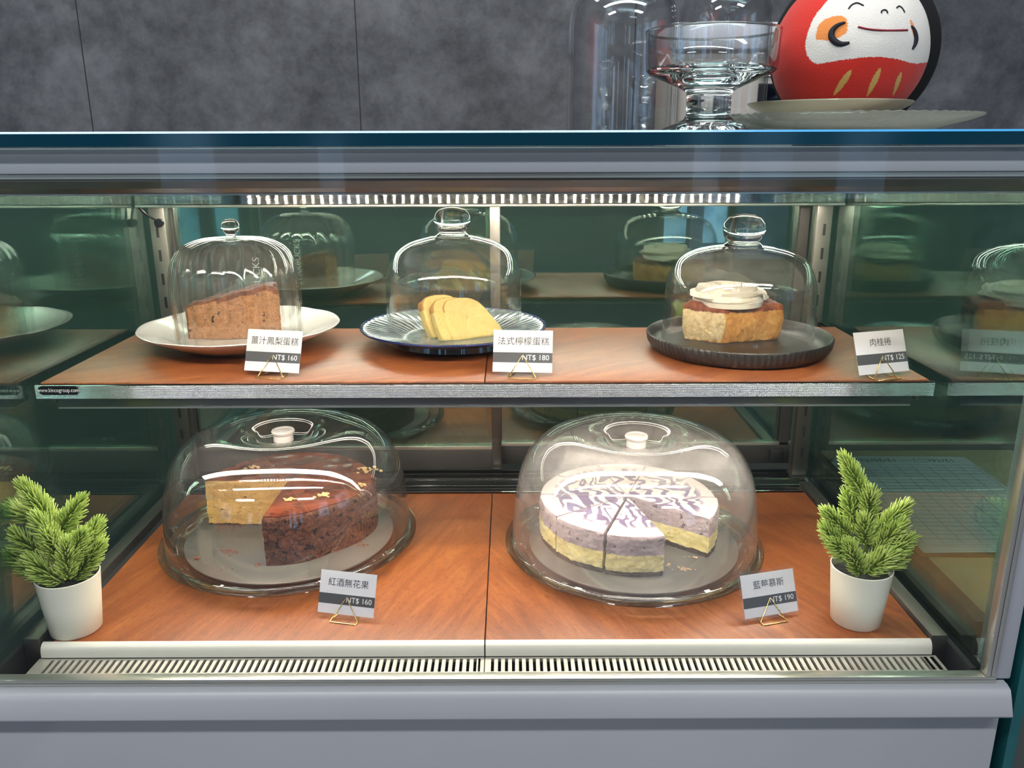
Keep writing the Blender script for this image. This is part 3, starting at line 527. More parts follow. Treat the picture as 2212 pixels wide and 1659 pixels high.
# the two round glass cake plates, their boards and domes
CAKES = [((-0.2815, 0.9655), 'fig cake'), ((0.1518, 0.9416), 'marbled cheesecake')]
for k, ((x, y), nm) in enumerate(CAKES):
    o = MB().lathe([(0.001, 0.0130), (0.126, 0.0130), (0.136, 0.0135), (0.1395, 0.0165), (0.1420, 0.0150), (0.150, 0.0165), (0.1560, 0.0185), (0.1588, 0.0180), (0.1590, 0.0162), (0.1560, 0.0138), (0.148, 0.0095), (0.138, 0.0050), (0.131, 0.0), (0.127, 0.0), (0.124, 0.0060), (0.001, 0.0060)], n=192, closed=True).build('cake_plate', M['plate_glass'], None, (x, y, DECK), 40)
    tag(o, 'round clear glass cake plate under the %s' % nm, 'plate', 'glass cake plates on the case floor')
    b = MB().lathe([(0.001, 0.0), (0.1275, 0.0), (0.129, 0.0008), (0.129, 0.0022), (0.128, 0.003), (0.001, 0.003)], n=128, closed=True).build('cake_board', M['board'], None, (x, y, DECK + 0.0131), 40)
    tag(b, 'grey round cake board beneath the %s' % nm, 'cake board', 'grey boards on the glass plates')
    d = thing('cake_dome', ('low clear dome with sunken knob covering the dark glazed fig cake', 'low hazy dome with sunken knob covering the marbled cheesecake')[k], 'cake dome', (x, y, DECK + 0.0176), 0, 'low domes on the case floor')
    outer = [(0.1505, 0.0), (0.1500, 0.012), (0.1490, 0.030), (0.1475, 0.052), (0.1450, 0.072), (0.1405, 0.091), (0.1335, 0.107), (0.1240, 0.1200), (0.1125, 0.1293), (0.0990, 0.1350), (0.0840, 0.1378), (0.0680, 0.1388), (0.0540, 0.1380), (0.0450, 0.1362), (0.0400, 0.1345), (0.0380, 0.1330), (0.0362, 0.1302), (0.0330, 0.1272), (0.0280, 0.1250), (0.0200, 0.1240), (0.0012, 0.1238)]
    inner = [(r - 0.0022 if z < 0.1 else max(0.001, r - 0.0012), z - (0.0 if z < 0.06 else 0.0020)) for r, z in outer][::-1]
    MB().lathe(outer + inner, n=160, closed=True).build('cover', M['dome_plastic' if k == 0 else 'dome_hazy'], d, (0, 0, 0), 60)
    MB().lathe([(0.1497, -0.0002), (0.1518, 0.0004), (0.1526, 0.0022), (0.1516, 0.0040), (0.1500, 0.0042)], n=128, closed=True).build('rim', M['plate_glass'], d, (0, 0, 0), 60)
    MB().lathe([(0.001, 0.1239), (0.0122, 0.1239), (0.0119, 0.1290), (0.0118, 0.1318), (0.0138, 0.1336), (0.0142, 0.1362), (0.0132, 0.1378), (0.0102, 0.1382), (0.0092, 0.1370), (0.0056, 0.1370), (0.001, 0.1374)], n=48).build('knob', M['knob_plastic'], d, (0, 0, 0), 40)

# ------------------------------------------------------------------ the three tall bell domes
def smooth_profile(pts, n=10):
    out = []
    for i in range(len(pts) - 1):
        p0 = pts[max(i - 1, 0)]; p1 = pts[i]; p2 = pts[i + 1]; p3 = pts[min(i + 2, len(pts) - 1)]
        for q in range(n):
            t_ = q / n; f = lambda a, b, c, d: 0.5 * (2 * b + (c - a) * t_ + (2 * a - 5 * b + 4 * c - d) * t_ * t_ + (3 * b - a - 3 * c + d) * t_ ** 3)
            out.append((f(p0[0], p1[0], p2[0], p3[0]), f(p0[1], p1[1], p2[1], p3[1])))
    return out + [pts[-1]]
def shell(prof, th=0.0026):
    inn = []
    for i, (r, z) in enumerate(prof):
        a = prof[max(i - 1, 0)]; b = prof[min(i + 1, len(prof) - 1)]; dx, dz = b[0] - a[0], b[1] - a[1]; L = math.hypot(dx, dz) or 1
        inn.append((max(0.0008, r - dz / L * th), max(z + dx / L * th, 0.0)))
    return prof + inn[::-1]
db = SHELF + 0.0067
wd = thing('glass_dome', 'ribbed clear glass bell dome with ball knob over the ginger pineapple cake', 'glass dome', (-0.3385, 1.0145, db), 0, 'glass bell domes on the upper shelf')
pf = smooth_profile([(0.0765, 0.0), (0.0775, 0.03), (0.0780, 0.060), (0.0772, 0.080), (0.0735, 0.097), (0.0655, 0.1115), (0.052, 0.1210), (0.034, 0.1262), (0.016, 0.1280), (0.001, 0.1283)], 6)
nP = len(pf)
def rib(th, i):
    j = i if i < nP else 2 * nP - 1 - i
    t_ = j / (nP - 1); k = 0.048 * (1.0 - max(0, (t_ - 0.75) / 0.25) * 0.6)
    return 1.0 - k * (1 - abs(math.cos(10 * th)) ** 0.8)
MB().lathe(shell(pf, 0.0022), n=320, rmod=rib, closed=True).build('bell', M['dome_ribbed'], wd, (0, 0, 0), 80)
MB().lathe([(0.001, 0.1276), (0.0075, 0.1277), (0.0058, 0.1300), (0.0066, 0.1320), (0.0098, 0.1352), (0.0110, 0.1392), (0.0103, 0.1430), (0.0080, 0.1464), (0.0045, 0.1486), (0.001, 0.1492)], n=48).build('knob', M['solid_glass'], wd, (0, 0, 0), 80)
lt = text_mesh('etched_lettering', 'STARBUCKS', 0.0135, M['white_ink'], wd, Matrix.Translation((0.003, 0.0795, 0.056)) @ Matrix.Rotation(math.radians(2), 4, 'Z') @ Matrix.Rotation(PI / 2, 4, 'X') @ Matrix.Rotation(PI / 2, 4, 'Z'))
def bell(name, label, c, R, ztop, zk, rk, zkt):
    d = thing('glass_dome', label, 'glass dome', (*c, db), 0, 'glass bell domes on the upper shelf')
    H = ztop - db
    pf = smooth_profile([(R + 0.003, 0.0), (R + 0.0008, 0.02), (R, 0.05), (R - 0.001, H * 0.60), (R - 0.0055, H * 0.74), (R - 0.015, H * 0.865), (R - 0.031, H * 0.945), (R - 0.049, H * 0.985), (0.021, H + 0.0005), (0.001, H + 0.001)], 6)
    MB().lathe(shell(pf), n=160, closed=True).build('bell', M['dome'], d, (0, 0, 0), 80)
    k0 = H; kt = zkt - db; h = kt - k0
    MB().lathe([(0.001, k0 - 0.001), (rk * 1.02, k0 - 0.001), (rk * 0.78, k0 + h * 0.10), (rk * 0.74, k0 + h * 0.17), (rk * 0.90, k0 + h * 0.26), (rk * 0.985, k0 + h * 0.42), (rk, k0 + h * 0.56), (rk * 0.93, k0 + h * 0.72), (rk * 0.75, k0 + h * 0.87), (rk * 0.45, k0 + h * 0.965), (0.001, kt)], n=64).build('knob', M['solid_glass'], d, (0, 0, 0), 80)
bell('b', 'smooth clear glass bell dome with ball knob over the lemon cake slices', (-0.0700, 1.0170), 0.0835, 1.2925, 0, 0.0222, 1.329)
bell('k', 'smooth clear glass bell dome with ball knob over the iced cinnamon bun', (0.2752, 0.9832), 0.0885, 1.2840, 0, 0.0246, 1.321)

# ------------------------------------------------------------------ cakes
def jit(p, a, s=260.0): return Vector(p) + noise.noise_vector(Vector(p) * s) * a
def wedge(name, label, cat, centre, off, r0, R, a0, a1, h, mats, sidefn, topm, group, rfun=None, jitter=0.0007, nr=14, na=18, nz=14, rnd=0.003):
    """one cake slice; its origin is the cake's centre so patterns run on from slice to slice"""
    vid = {}; mb = MB()
    def P(i, j, k):
        key = (i, j, k)
        if key not in vid:
            r = r0 + (R - r0) * i / nr; a = a0 + (a1 - a0) * j / na
            if rfun: r = r0 + (R * rfun(a) - r0) * i / nr
            z = h * k / nz
            if i == nr and k == nz: r -= rnd; z -= rnd * 0.35
            if i == nr and k == nz - 1: r -= rnd * 0.3
            p = Vector((r * math.cos(a) + off[0], r * math.sin(a) + off[1], z))
            if 0 < k < nz: p = jit(p, jitter * 0.8, 420); p = jit(p, jitter); p = jit(p, jitter * 1.2, 70)
            elif k == nz: p = p + Vector((0, 0, 0.0006 * noise.noise(p * 60)))
            vid[key] = len(mb.v); mb.v.append(tuple(p))
        return vid[key]
    def q(a, b, c, d, m): mb.f.append((a, b, c, d)); mb.mi.append(m)
    for i in range(nr):
        for j in range(na):
            q(P(i, j, nz), P(i + 1, j, nz), P(i + 1, j + 1, nz), P(i, j + 1, nz), topm); q(P(i, j, 0), P(i, j + 1, 0), P(i + 1, j + 1, 0), P(i + 1, j, 0), 0)
    for k in range(nz):
        for j in range(na):
            q(P(nr, j, k), P(nr, j + 1, k), P(nr, j + 1, k + 1), P(nr, j, k + 1), sidefn(k / nz, 'out')); q(P(0, j, k), P(0, j, k + 1), P(0, j + 1, k + 1), P(0, j + 1, k), sidefn(k / nz, 'cut'))
        for i in range(nr):
            for j in (0, na): q(P(i, j, k), P(i + 1, j, k), P(i + 1, j, k + 1), P(i, j, k + 1), sidefn(k / nz, 'cut'))
    return tag(mb.build(name, mats, None, centre, 45), label, cat, group)
BT = DECK + 0.0162                       # top of the cake boards
# fig cake: a quarter is gone, six slices are left
fc = (-0.287, 0.985, BT); FH = 0.0615
fmats = [M['fig_side'], M['fig_crumb'], M['glaze']]
fl = ['fig cake slice with dark crust, its front corner beside the missing quarter', 'fig cake slice next along from the front corner, two nut clusters on its glaze', 'fig cake slice at the far end of the dark crusted front', 'fig cake slice at the back with nuts near its rim', 'fig cake slice at the back beside the pale cut face', 'fig cake slice showing the pale cut face with fig pieces']
def frad(a):
    d = math.degrees(a) % 360
    return 1.0 - 0.05 * math.exp(-((d - 312) / 16.0) ** 2) + 0.04 * math.exp(-((d - 360) / 20.0) ** 2) + 0.04 * math.exp(-(d / 20.0) ** 2)
ang = [-91, -62, -22, 20, 64, 122, 178]
def nuts(parent, spots):
    mb = MB()
    for (x, y, n_, sp) in spots:
        for q in range(n_):
            p = Vector((x + random.gauss(0, sp), y + random.gauss(0, sp * 0.7), FH + 0.0012)); s_ = random.uniform(0.0011, 0.0026)
            bm = bmesh.new(); bmesh.ops.create_icosphere(bm, subdivisions=1, radius=s_)
            for v_ in bm.verts: v_.co = jit(Vector((v_.co.x * 1.25, v_.co.y, v_.co.z * 0.75)), 0.0012, 520) + p
            bm.verts.index_update(); mb.add([v_.co for v_ in bm.verts], [[u.index for u in f.verts] for f in bm.faces]); bm.free()
    mb.build('nut_topping', M['nut'], parent, (0, 0, 0), 20)['label'] = 'clusters of chopped golden nuts'
for k in range(6):
    s = wedge('cake_slice', fl[k], 'cake slice', fc, (0, 0), 0.0015, 0.108, math.radians(ang[k] + 0.06), math.radians(ang[k + 1] - 0.06), FH, fmats, lambda t_, w_: 0 if (w_ == 'out' or t_ > 0.97 or t_ < 0.03) else 1, 2, 'fig cake slices', frad, 0.0012, nr=30, na=44, nz=32, rnd=0.004)
    if k == 0: nuts(s, [(0.018, -0.058, 13, 0.0042)])
    if k == 1: nuts(s, [(0.056, -0.042, 16, 0.005)])
    if k == 2: nuts(s, [(0.100, -0.014, 9, 0.004)])
    if k == 3: nuts(s, [(0.093, 0.040, 26, 0.008)])
    if k == 5: nuts(s, [(-0.06, 0.05, 12, 0.006)])
# marbled cheesecake: ten slices, one taken
cc_ = (0.1470, 0.9620, BT); CH = 0.0505
cm = [M['biscuit'], M['cheese'], M['mousse'], M['marble']]
def cside(t_, w_): return 0 if t_ < 0.12 else (1 if t_ < 0.5 else 2)
cl_ = ['cheesecake slice with a long cut face beside the gap, far side of it', 'cheesecake slice behind the one with the long cut face', 'cheesecake slice at the far back of the marbled cake', 'cheesecake slice at the back, next after the farthest one', 'cheesecake slice at the back beside the widest crack', 'cheesecake slice at the outer back corner of the marbled cake', 'cheesecake slice along the outer rim, swirled dark lilac', 'cheesecake slice between two cracks, next to the frontmost one', 'frontmost cheesecake slice, pointing at the gap with its outer wall shown']
for k in range(9):
    a0 = -39 + 36 * k; a1 = a0 + 36; mid = math.radians((a0 + a1) / 2); o_ = 0.0055 if k in (8,) else (0.003 if k in (0, 7) else 0.0012)
    wedge('cheesecake_slice', cl_[k], 'cake slice', cc_, (o_ * math.cos(mid), o_ * math.sin(mid)), 0.002, 0.109, math.radians(a0 + 0.5), math.radians(a1 - 0.5), CH, cm, cside, 3, 'cheesecake slices', None, 0.0010, nr=26, na=26, nz=25, rnd=0.0012)
def crumbs(name, label, centre, spots, m, R=None):
    mb = MB()
    for (x, y, n_, sx, sy, s0) in spots:
        for q in range(n_):
            s_ = s0 * random.uniform(0.4, 1.3); p = Vector((x + random.gauss(0, sx), y + random.gauss(0, sy), s_ * 0.5))
            bm = bmesh.new(); bmesh.ops.create_icosphere(bm, subdivisions=1, radius=s_)
            for v_ in bm.verts: v_.co = jit(Vector((v_.co.x * 1.3, v_.co.y, v_.co.z * 0.5)), 0.0005, 600) + p
            bm.verts.index_update(); mb.add([v_.co for v_ in bm.verts], [[u.index for u in f.verts] for f in bm.faces]); bm.free()
    o = mb.build(name, m, None, centre, 20); tag(o, label, 'crumbs', None, 'stuff')
def rel(px, py, z, c): p = atZ(px, py, z); return (p.x - c[0], p.y - c[1])
S_ = lambda lst, c: [(*rel(a, b, BT, c), n_, sx, sy, s) for a, b, n_, sx, sy, s in lst]
crumbs('cake_crumbs', 'brown crumbs scattered on the grey board where fig cake is gone', (fc[0], fc[1], BT), S_([(495, 1192, 40, 0.006, 0.004, 0.0011), (422, 1208, 3, 0.001, 0.001, 0.0026), (412, 1161, 3, 0.002, 0.001, 0.0013), (490, 1140, 40, 0.010, 0.006, 0.0010), (557, 1222, 10, 0.002, 0.002, 0.0016), (480, 1190, 50, 0.03, 0.03, 0.0006), (715, 1192, 14, 0.006, 0.003, 0.0013), (770, 1178, 14, 0.006, 0.003, 0.0014), (480, 1230, 8, 0.012, 0.003, 0.0009)], fc), M['crumbs'])
crumbs('cake_crumbs', 'pale crumbs lying in the gap of the marbled cheesecake', (cc_[0], cc_[1], BT), S_([(1480, 1230, 18, 0.005, 0.002, 0.0011), (1498, 1205, 10, 0.004, 0.001, 0.0013), (1470, 1180, 14, 0.012, 0.010, 0.0006), (1445, 1222, 12, 0.001, 0.004, 0.001)], cc_), M['pale_crumbs'])

# lofted loaf shapes: a plan outline, rings of (inset, height), caps closed
def loft(poly, levels, n=72, soft=3, zfun=None, jitter=0.0008, matfun=None):
    P_ = [Vector(p) for p in poly]; L = [(P_[(i + 1) % len(P_)] - P_[i]).length for i in range(len(P_))]; T = sum(L); pts = []
    for q in range(n):
        d = T * q / n; i = 0
        while d > L[i]: d -= L[i]; i += 1
        pts.append(P_[i].lerp(P_[(i + 1) % len(P_)], d / L[i]))
    for _ in range(soft): pts = [(pts[i - 1] + pts[i] * 2 + pts[(i + 1) % n]) / 4 for i in range(n)]
    c = sum(pts, Vector((0, 0))) / n; mb = MB(); rings = []
    for (ins, z) in levels:
        ring = []
        for p in pts:
            d = p - c; l = d.length; k = max(0.02, (l - ins) / l) if ins < 1 else 0.02
            x, y = c.x + d.x * k, c.y + d.y * k; zz = z * (zfun(x, y) if zfun else 1)
            v_ = jit((x, y, zz), jitter, 90); v_ = jit(v_, jitter * 0.8, 260)
            if z <= 0: v_.z = 0
            ring.append(len(mb.v)); mb.v.append(tuple(v_))
        rings.append(ring)
    for a, b in zip(rings, rings[1:]):
        for j in range(n): mb.f.append((a[j], a[(j + 1) % n], b[(j + 1) % n], b[j])); mb.mi.append(0)
    mb.f.append(tuple(rings[0][::-1])); mb.mi.append(0); mb.f.append(tuple(rings[-1])); mb.mi.append(0)
    if matfun:
        for q, f in enumerate(mb.f):
            ps = [Vector(mb.v[i]) for i in f]; cen = sum(ps, Vector()) / len(ps); nrm = (ps[1] - ps[0]).cross(ps[-1] - ps[0]); nrm = nrm.normalized() if nrm.length > 0 else Vector((0, 0, 1))
            mb.mi[q] = matfun(cen, nrm)
    return mb
# ginger pineapple cake slice
gx, gy = WP[0] - 0.004, WP[1]
poly = [(-0.066, 0.004), (-0.02, 0.003), (0.052, 0.008), (0.040, 0.044), (0.0, 0.050), (-0.042, 0.044), (-0.062, 0.022)]
def gz(x, y): return 0.70 + 0.40 * max(0, min(1, (x + 0.066) / 0.10)) - (0.05 if x > 0.045 else 0) + 0.05 * noise.noise(Vector((x * 60, y * 60, 3)))
gs = loft(poly, [(0, 0.057 * q / 28) for q in range(29)] + [(0.0025 * (1 - math.cos(PI / 2 * a / 5)), 0.057 + 0.003 * math.sin(PI / 2 * a / 5)) for a in range(1, 6)] + [(0.004 + 0.0035 * q, 0.0602 + 0.0002 * q) for q in range(9)], 240, 3, gz, 0.0010)
gb = gs.build('cake_slice', M['ginger_zoned'], None, (gx, gy, SHELF + 0.0066), 180); tag(gb, 'brown ginger pineapple cake slice on the white plate', 'cake slice')
zc_ = gb.data.color_attributes.new('zone', 'FLOAT_COLOR', 'POINT'); zv = []
for v_ in gb.data.vertices:
    x, y, z = v_.co; top = gz(x, y) * 0.060; d_ = top - z
    zv += [0.0, max(1.0 if (d_ < 0.0012) else 0, max(0, min(1, 1.15 - d_ / (0.010 if x > -0.025 else 0.004))), 1.0 if x < -0.0630 else 0, 1.0 if y > 0.0425 else 0), 0, 1]
zc_.data.foreach_set('color', zv)
# lemon slices leaning on one another
def loafslice():
    W, H, T = 0.068, 0.056, 0.0125; prof = []
    out = [(-0.034, 0), (0.037, 0), (0.036, 0.010), (0.019, 0.042), (0.010, 0.052), (-0.010, 0.0565), (-0.030, 0.0545), (-0.037, 0.047), (-0.0365, 0.02)]
    P_ = [Vector(p) for p in out]; n = 72; L = [(P_[(i + 1) % len(P_)] - P_[i]).length for i in range(len(P_))]; tot = sum(L); pts = []
    for q in range(n):
        d = tot * q / n; i = 0
        while d > L[i]: d -= L[i]; i += 1
        pts.append(P_[i].lerp(P_[(i + 1) % len(P_)], d / L[i]))
    for _ in range(2): pts = [(pts[i - 1] + pts[i] * 2 + pts[(i + 1) % n]) / 4 for i in range(n)]
    c = Vector((0, H * 0.47)); mb = MB(); rings = []
    for (k, y) in [(0.15, 0), (0.5, 0), (0.8, 0), (0.95, 0.0), (0.99, 0.001), (1, 0.003), (1, T * 0.5), (1, T - 0.003), (0.99, T - 0.001), (0.95, T), (0.8, T), (0.5, T), (0.15, T)]:
        ring = []
        for p in pts:
            a = c + (p - c) * k; v_ = jit((a.x, y, a.y), 0.0007, 120); ring.append(len(mb.v)); mb.v.append(tuple(v_))
        rings.append(ring)
    for q, (a, b) in enumerate(zip(rings, rings[1:])):
        for j in range(n):
            mb.f.append((a[j], a[(j + 1) % n], b[(j + 1) % n], b[j])); z = (mb.v[a[j]][2] + mb.v[b[j]][2]) / 2
            mb.mi.append(1 if (3 <= q <= 8 and z > H * 0.70) else 0)
    mb.f.append(tuple(rings[0])); mb.mi.append(0); mb.f.append(tuple(rings[-1])); mb.mi.append(0)
    return mb
ls = loafslice().build('lemon_cake_slice', [M['lemon'], M['lemon_crust']], None, (0, 0, 0), 45)
lz = SHELF + 0.0094
lem = [(989, 734, 29, 33, 'frontmost lemon cake slice, leaning back with its whole face in view'), (966, 735, 31, 31, 'second lemon cake slice from the front of the leaning row'), (944, 729, 34, 29, 'third lemon cake slice from the front of the leaning row'), (922, 714, 46, 18, 'rearmost lemon cake slice, lowest and partly hidden by the row')]
for k, (px, py, yaw, lean, lb) in enumerate(lem):
    o = ls if k == 0 else ls.copy()
    if k: col.objects.link(o)
    tag(o, lb, 'cake slice', 'lemon cake slices on the blue plate')
    p = atZ(px, py, lz); y_ = math.radians(yaw)
    o.matrix_world = Matrix.Translation((p.x + 0.0286 * math.cos(y_), p.y + 0.0286 * math.sin(y_), lz)) @ Matrix.Rotation(y_, 4, 'Z') @ Matrix.Rotation(math.radians(-lean), 4, 'X')
    if k == 3: o.scale = (0.7, 1, 0.72)
# cinnamon bun with cream swirl
bn = thing('cinnamon_bun', 'square torn cinnamon bun topped with a cream swirl on the black plate', 'pastry', (0.2790, 1.0150, SHELF + 0.0062))
poly = [(-0.0236, -0.0335), (0.059, -0.0100), (0.052, 0.034), (-0.040, 0.040), (-0.0650, -0.003)]
def bz(x, y): return 1.0 + 0.06 * noise.noise(Vector((x * 30, y * 30, 1))) - 4.0 * max(0, (x * x + y * y) - 0.0025)
MBn = loft(poly, [(0.004 * (1 - q / 24) - 0.0028 * math.sin(PI * q / 24), 0.040 * q / 24) for q in range(25)] + [(0.007 * (1 - math.cos(PI / 2 * a / 8)), 0.040 + 0.007 * math.sin(PI / 2 * a / 8)) for a in range(1, 9)] + [(0.009 + 0.004 * q, 0.0472 + 0.0003 * q) for q in range(8)], 220, 5, bz, 0.0013)
bb = MBn.build('bun', M['bun'], bn, (0, 0, 0), 180)
zc_ = bb.data.color_attributes.new('zone', 'FLOAT_COLOR', 'POINT'); sm01 = lambda a, b, x: max(0, min(1, (x - a) / (b - a))); zv = []
for v_ in bb.data.vertices:
    x, y, z = v_.co; l_ = (Vector((x, y)) - Vector((-0.0236, -0.0335))).dot(Vector((0.33, 0.94)).normalized()); cr = sm01(0.014, 0.004, (Vector((x, y)) - Vector((-0.065, -0.003))).dot(Vector((0.593, 0.805))) + 0.0) if x < -0.015 else 0
    d_ = (Vector((x, y)) - Vector((-0.0236, -0.0335))).dot(Vector((0.593, 0.805))); zv += [sm01(0.006, 0.001, d_) if x < -0.018 else 0.0, sm01(0.034, 0.042, z), 0, 1]
zc_.data.foreach_set('color', zv)
ic = MB(); turns = 2.3; N = 220; nn = 20; first = None
cxy = (-0.006, 0.003)
for i in range(N):
    t_ = i / (N - 1); a = -0.6 + turns * 2 * PI * t_; r = 0.0385 * (1 - t_ * 0.80); zc = 0.0520 + 0.009 * t_; rr = 0.0118 * (1 - 0.30 * t_) * min(1, (1 - t_) * 12 + 0.15) * min(1, t_ * 9 + 0.04)
    C_ = Vector((cxy[0] + r * 1.12 * math.cos(a), cxy[1] + r * math.sin(a), zc)); rad = Vector((math.cos(a), math.sin(a), 0))
    for j in range(nn):
        b = 2 * PI * j / nn; k = 1 + 0.27 * math.cos(6 * (b + 0.30 * a)); d = rad * math.cos(b) * 1.15 + Vector((0, 0, math.sin(b) * 0.95))
        ic.v.append(tuple(C_ + d * rr * k))
for i in range(N - 1):
    for j in range(nn): ic.f.append((i * nn + j, i * nn + (j + 1) % nn, (i + 1) * nn + (j + 1) % nn, (i + 1) * nn + j)); ic.mi.append(0)
ic.f.append(tuple(range(nn))); ic.mi.append(0); ic.f.append(tuple((N - 1) * nn + j for j in range(nn))); ic.mi.append(0)
ic.lathe([(0.001, 0.0435), (0.040, 0.0435), (0.041, 0.050), (0.025, 0.060), (0.001, 0.064)], (*cxy, 0), 48)
ic.build('cream_swirl', M['cream_icing'], bn, (0, 0, 0), 60)['label'] = 'piped swirl of pale cream icing'

# ------------------------------------------------------------------ price cards and their wire stands
CARDW, CARDH, LEAN = 0.0705, 0.0520, math.radians(22)
cards = [((582, 819), SHELF, -12, '薑汁鳳梨蛋糕', 'NT$ 160', 'ginger pineapple cake, in front of the white plate', 0.62), ((1128, 820), SHELF, -5, '法式檸檬蛋糕', 'NT$ 180', 'lemon cake, in front of the blue plate', 0.62), ((1917, 822), SHELF, 17, '肉桂捲', 'NT$ 125', 'cinnamon bun, beside the black plate', 0.36), ((743, 1348), DECK, -12, '紅酒無花果', 'NT$ 160', 'fig cake, on the base board before it', 0.56), ((1672, 1348), DECK, 15, '藍莓慕斯', 'NT$ 190', 'marbled cheesecake, near a potted pine', 0.47)]
for (px, py), z, yaw, nm, pr_, wh, _ in cards:
    p = atZ(px, py, z); rz = math.radians(yaw)
    c = thing('price_card', 'white card reading %s for the %s' % (pr_, wh), 'price card', (p.x, p.y + 0.007, z + 0.0030), rz, 'price cards in brass stands')
    TL = Matrix.Rotation(-LEAN, 4, 'X')           # local card plane: x across, z up, leaning back
    def place(mb, name, m): o = mb.build(name, m, c, (0, 0, 0), 0); o.matrix_local = TL; return o
    W2 = CARDW / 2; rcorner = 0.004; sl = []
    for (sx_, sz_, a0) in ((W2 - rcorner, rcorner, -PI / 2), (W2 - rcorner, CARDH - rcorner, 0), (-W2 + rcorner, CARDH - rcorner, PI / 2), (-W2 + rcorner, rcorner, PI)):
        for q in range(6): a = a0 + PI / 2 * q / 5; sl.append((sx_ + rcorner * math.cos(a), sz_ + rcorner * math.sin(a)))
    n_ = len(sl); s_ = MB().add([(x, -0.0004, z_) for x, z_ in sl] + [(x, 0.0004, z_) for x, z_ in sl], [tuple(range(n_)), tuple(range(2 * n_ - 1, n_ - 1, -1))] + [(i, n_ + i, n_ + (i + 1) % n_, (i + 1) % n_) for i in range(n_)])
    place(s_, 'laminate_sleeve', M['sleeve'])
    place(MB().box(-W2 + 0.0032, W2 - 0.0032, -0.00015, 0.00015, 0.0032, CARDH - 0.0032), 'paper', M['paper'])
    place(MB().box(-W2 + 0.0032, W2 - 0.0032, -0.00025, -0.00018, 0.0135, 0.0245), 'price_band', M['band'])
    TM = TL @ Matrix.Translation((0, -0.00027, 0)) @ Matrix.Rotation(PI / 2, 4, 'X')
    text_mesh('cake_name', nm, 0.0094, M['ink'], c, TM @ Matrix.Translation((0.0005, 0.0362, 0)))
    text_mesh('price', pr_, 0.0080, M['white_ink'], c, TM @ Matrix.Translation((W2 - 0.0065, 0.0190, 0.00003)), 'RIGHT')
    st = thing('card_stand', 'folded brass wire triangle stand holding the card for the %s' % wh.split(',')[0], 'card stand', (p.x, p.y + 0.007, z), rz, 'brass card stands')
    f_ = lambda x, d, h: Vector((x, -0.0016 - d + h * math.tan(LEAN), h + 0.0009))
    w2, hh = 0.0148, 0.0225
    wire = MB().tube([f_(-w2, 0, 0), f_(0, 0, hh), f_(w2, 0, 0), f_(w2, 0.0055, 0), f_(-w2, 0.0055, 0)], 0.0007, 8, closed=True)
    wire.tube([f_(-w2, 0, 0), f_(-w2 * 0.7, -0.02, 0), f_(0, -0.0235, 0.0215 * 0), f_(w2 * 0.7, -0.02, 0), f_(w2, 0, 0)], 0.0007, 8)
    wire.build('wire', M['gold'], st, (0, 0, 0), 60)

# ------------------------------------------------------------------ potted pines
def sprig(parent, base, tip, rad, nrow, per, bend=0.0):
    base, tip = Vector(base), Vector(tip); ax = tip - base; L = ax.length; ax.normalize(); mid_off = ax.orthogonal().normalized() * bend
    P = lambda t_: base.lerp(tip, t_) + mid_off * math.sin(PI * t_)
    nd = MB(); side = ax.orthogonal().normalized(); up = ax.cross(side)
    for i in range(nrow):
        t_ = 0.04 + 0.96 * i / (nrow - 1)
        for j in range(per):
            a = 2 * PI * (j + 0.5 * (i % 2)) / per + random.uniform(-0.25, 0.25)
            out = side * math.cos(a) + up * math.sin(a); spread = 1.15 - 0.75 * t_ ** 3
            ln = rad * 1.32 * random.uniform(0.82, 1.12) * (0.80 + 0.35 * math.sin(PI * min(1, t_ * 0.9 + 0.1)))
            d = (out * spread * 1.1 + ax * (0.50 + 0.55 * t_)).normalized(); p0 = P(t_ * 0.93); p1 = p0 + d * ln * 0.55; p2 = p0 + (d + ax * 0.28).normalized() * ln
            nd.tube([p0, p1, p2], 0.00088, 5, taper=[0.8, 1.0, 0.45])
    o = nd.build('pine_sprig', M['needle'], parent, (0, 0, 0), 180)
    st = MB().tube([P(q / 6) for q in range(7)], 0.0011, 6, taper=[1.2, 1.1, 1.0, 0.9, 0.8, 0.6, 0.4]).build('twig', M['twig'], o)
    return o
def pine(label, c, rot, sprigs, trunk_top):
    t_ = thing('potted_pine', label, 'potted plant', (*c, DECK), 0, 'potted artificial pines'); C_ = Vector((*c, DECK)); H = 0.0645
    MB().lathe([(0.001, 0.0), (0.0238, 0.0), (0.0252, 0.0012), (0.0285, 0.035), (0.0311, 0.0632), (0.0313, H), (0.0302, H + 0.0003), (0.0298, H - 0.001), (0.0275, 0.04), (0.0265, 0.03), (0.001, 0.03)], n=72, closed=True).build('pot', M['pot'], t_, (0, 0, 0), 50)
    so = MB(); so.lathe([(0.001, 0.031), (0.0264, 0.031), (0.0286, 0.0545), (0.024, 0.0565), (0.014, 0.058), (0.001, 0.0585)], n=64)
    so.v = [tuple(Vector(v_) + Vector((0, 0, 0.0012 * noise.noise(Vector(v_) * 420) if v_[2] > 0.05 else 0))) for v_ in so.v]
    so.build('soil', M['soil'], t_, (0, 0, 0), 60)
    MB().tube([(0, 0, 0.05), (0.001, 0, 0.08), trunk_top], 0.0018, 8).build('trunk', M['twig'], t_)
    for (bx, by, tx, ty, db_, dt, rad) in sprigs:
        b = atY(bx, by, c[1] + db_) - C_; tp_ = atY(tx, ty, c[1] + dt) - C_
        L = (tp_ - b).length; sprig(t_, b, tp_, rad, max(9, int(L / 0.0030)), 9, random.uniform(-0.002, 0.002))
    return t_
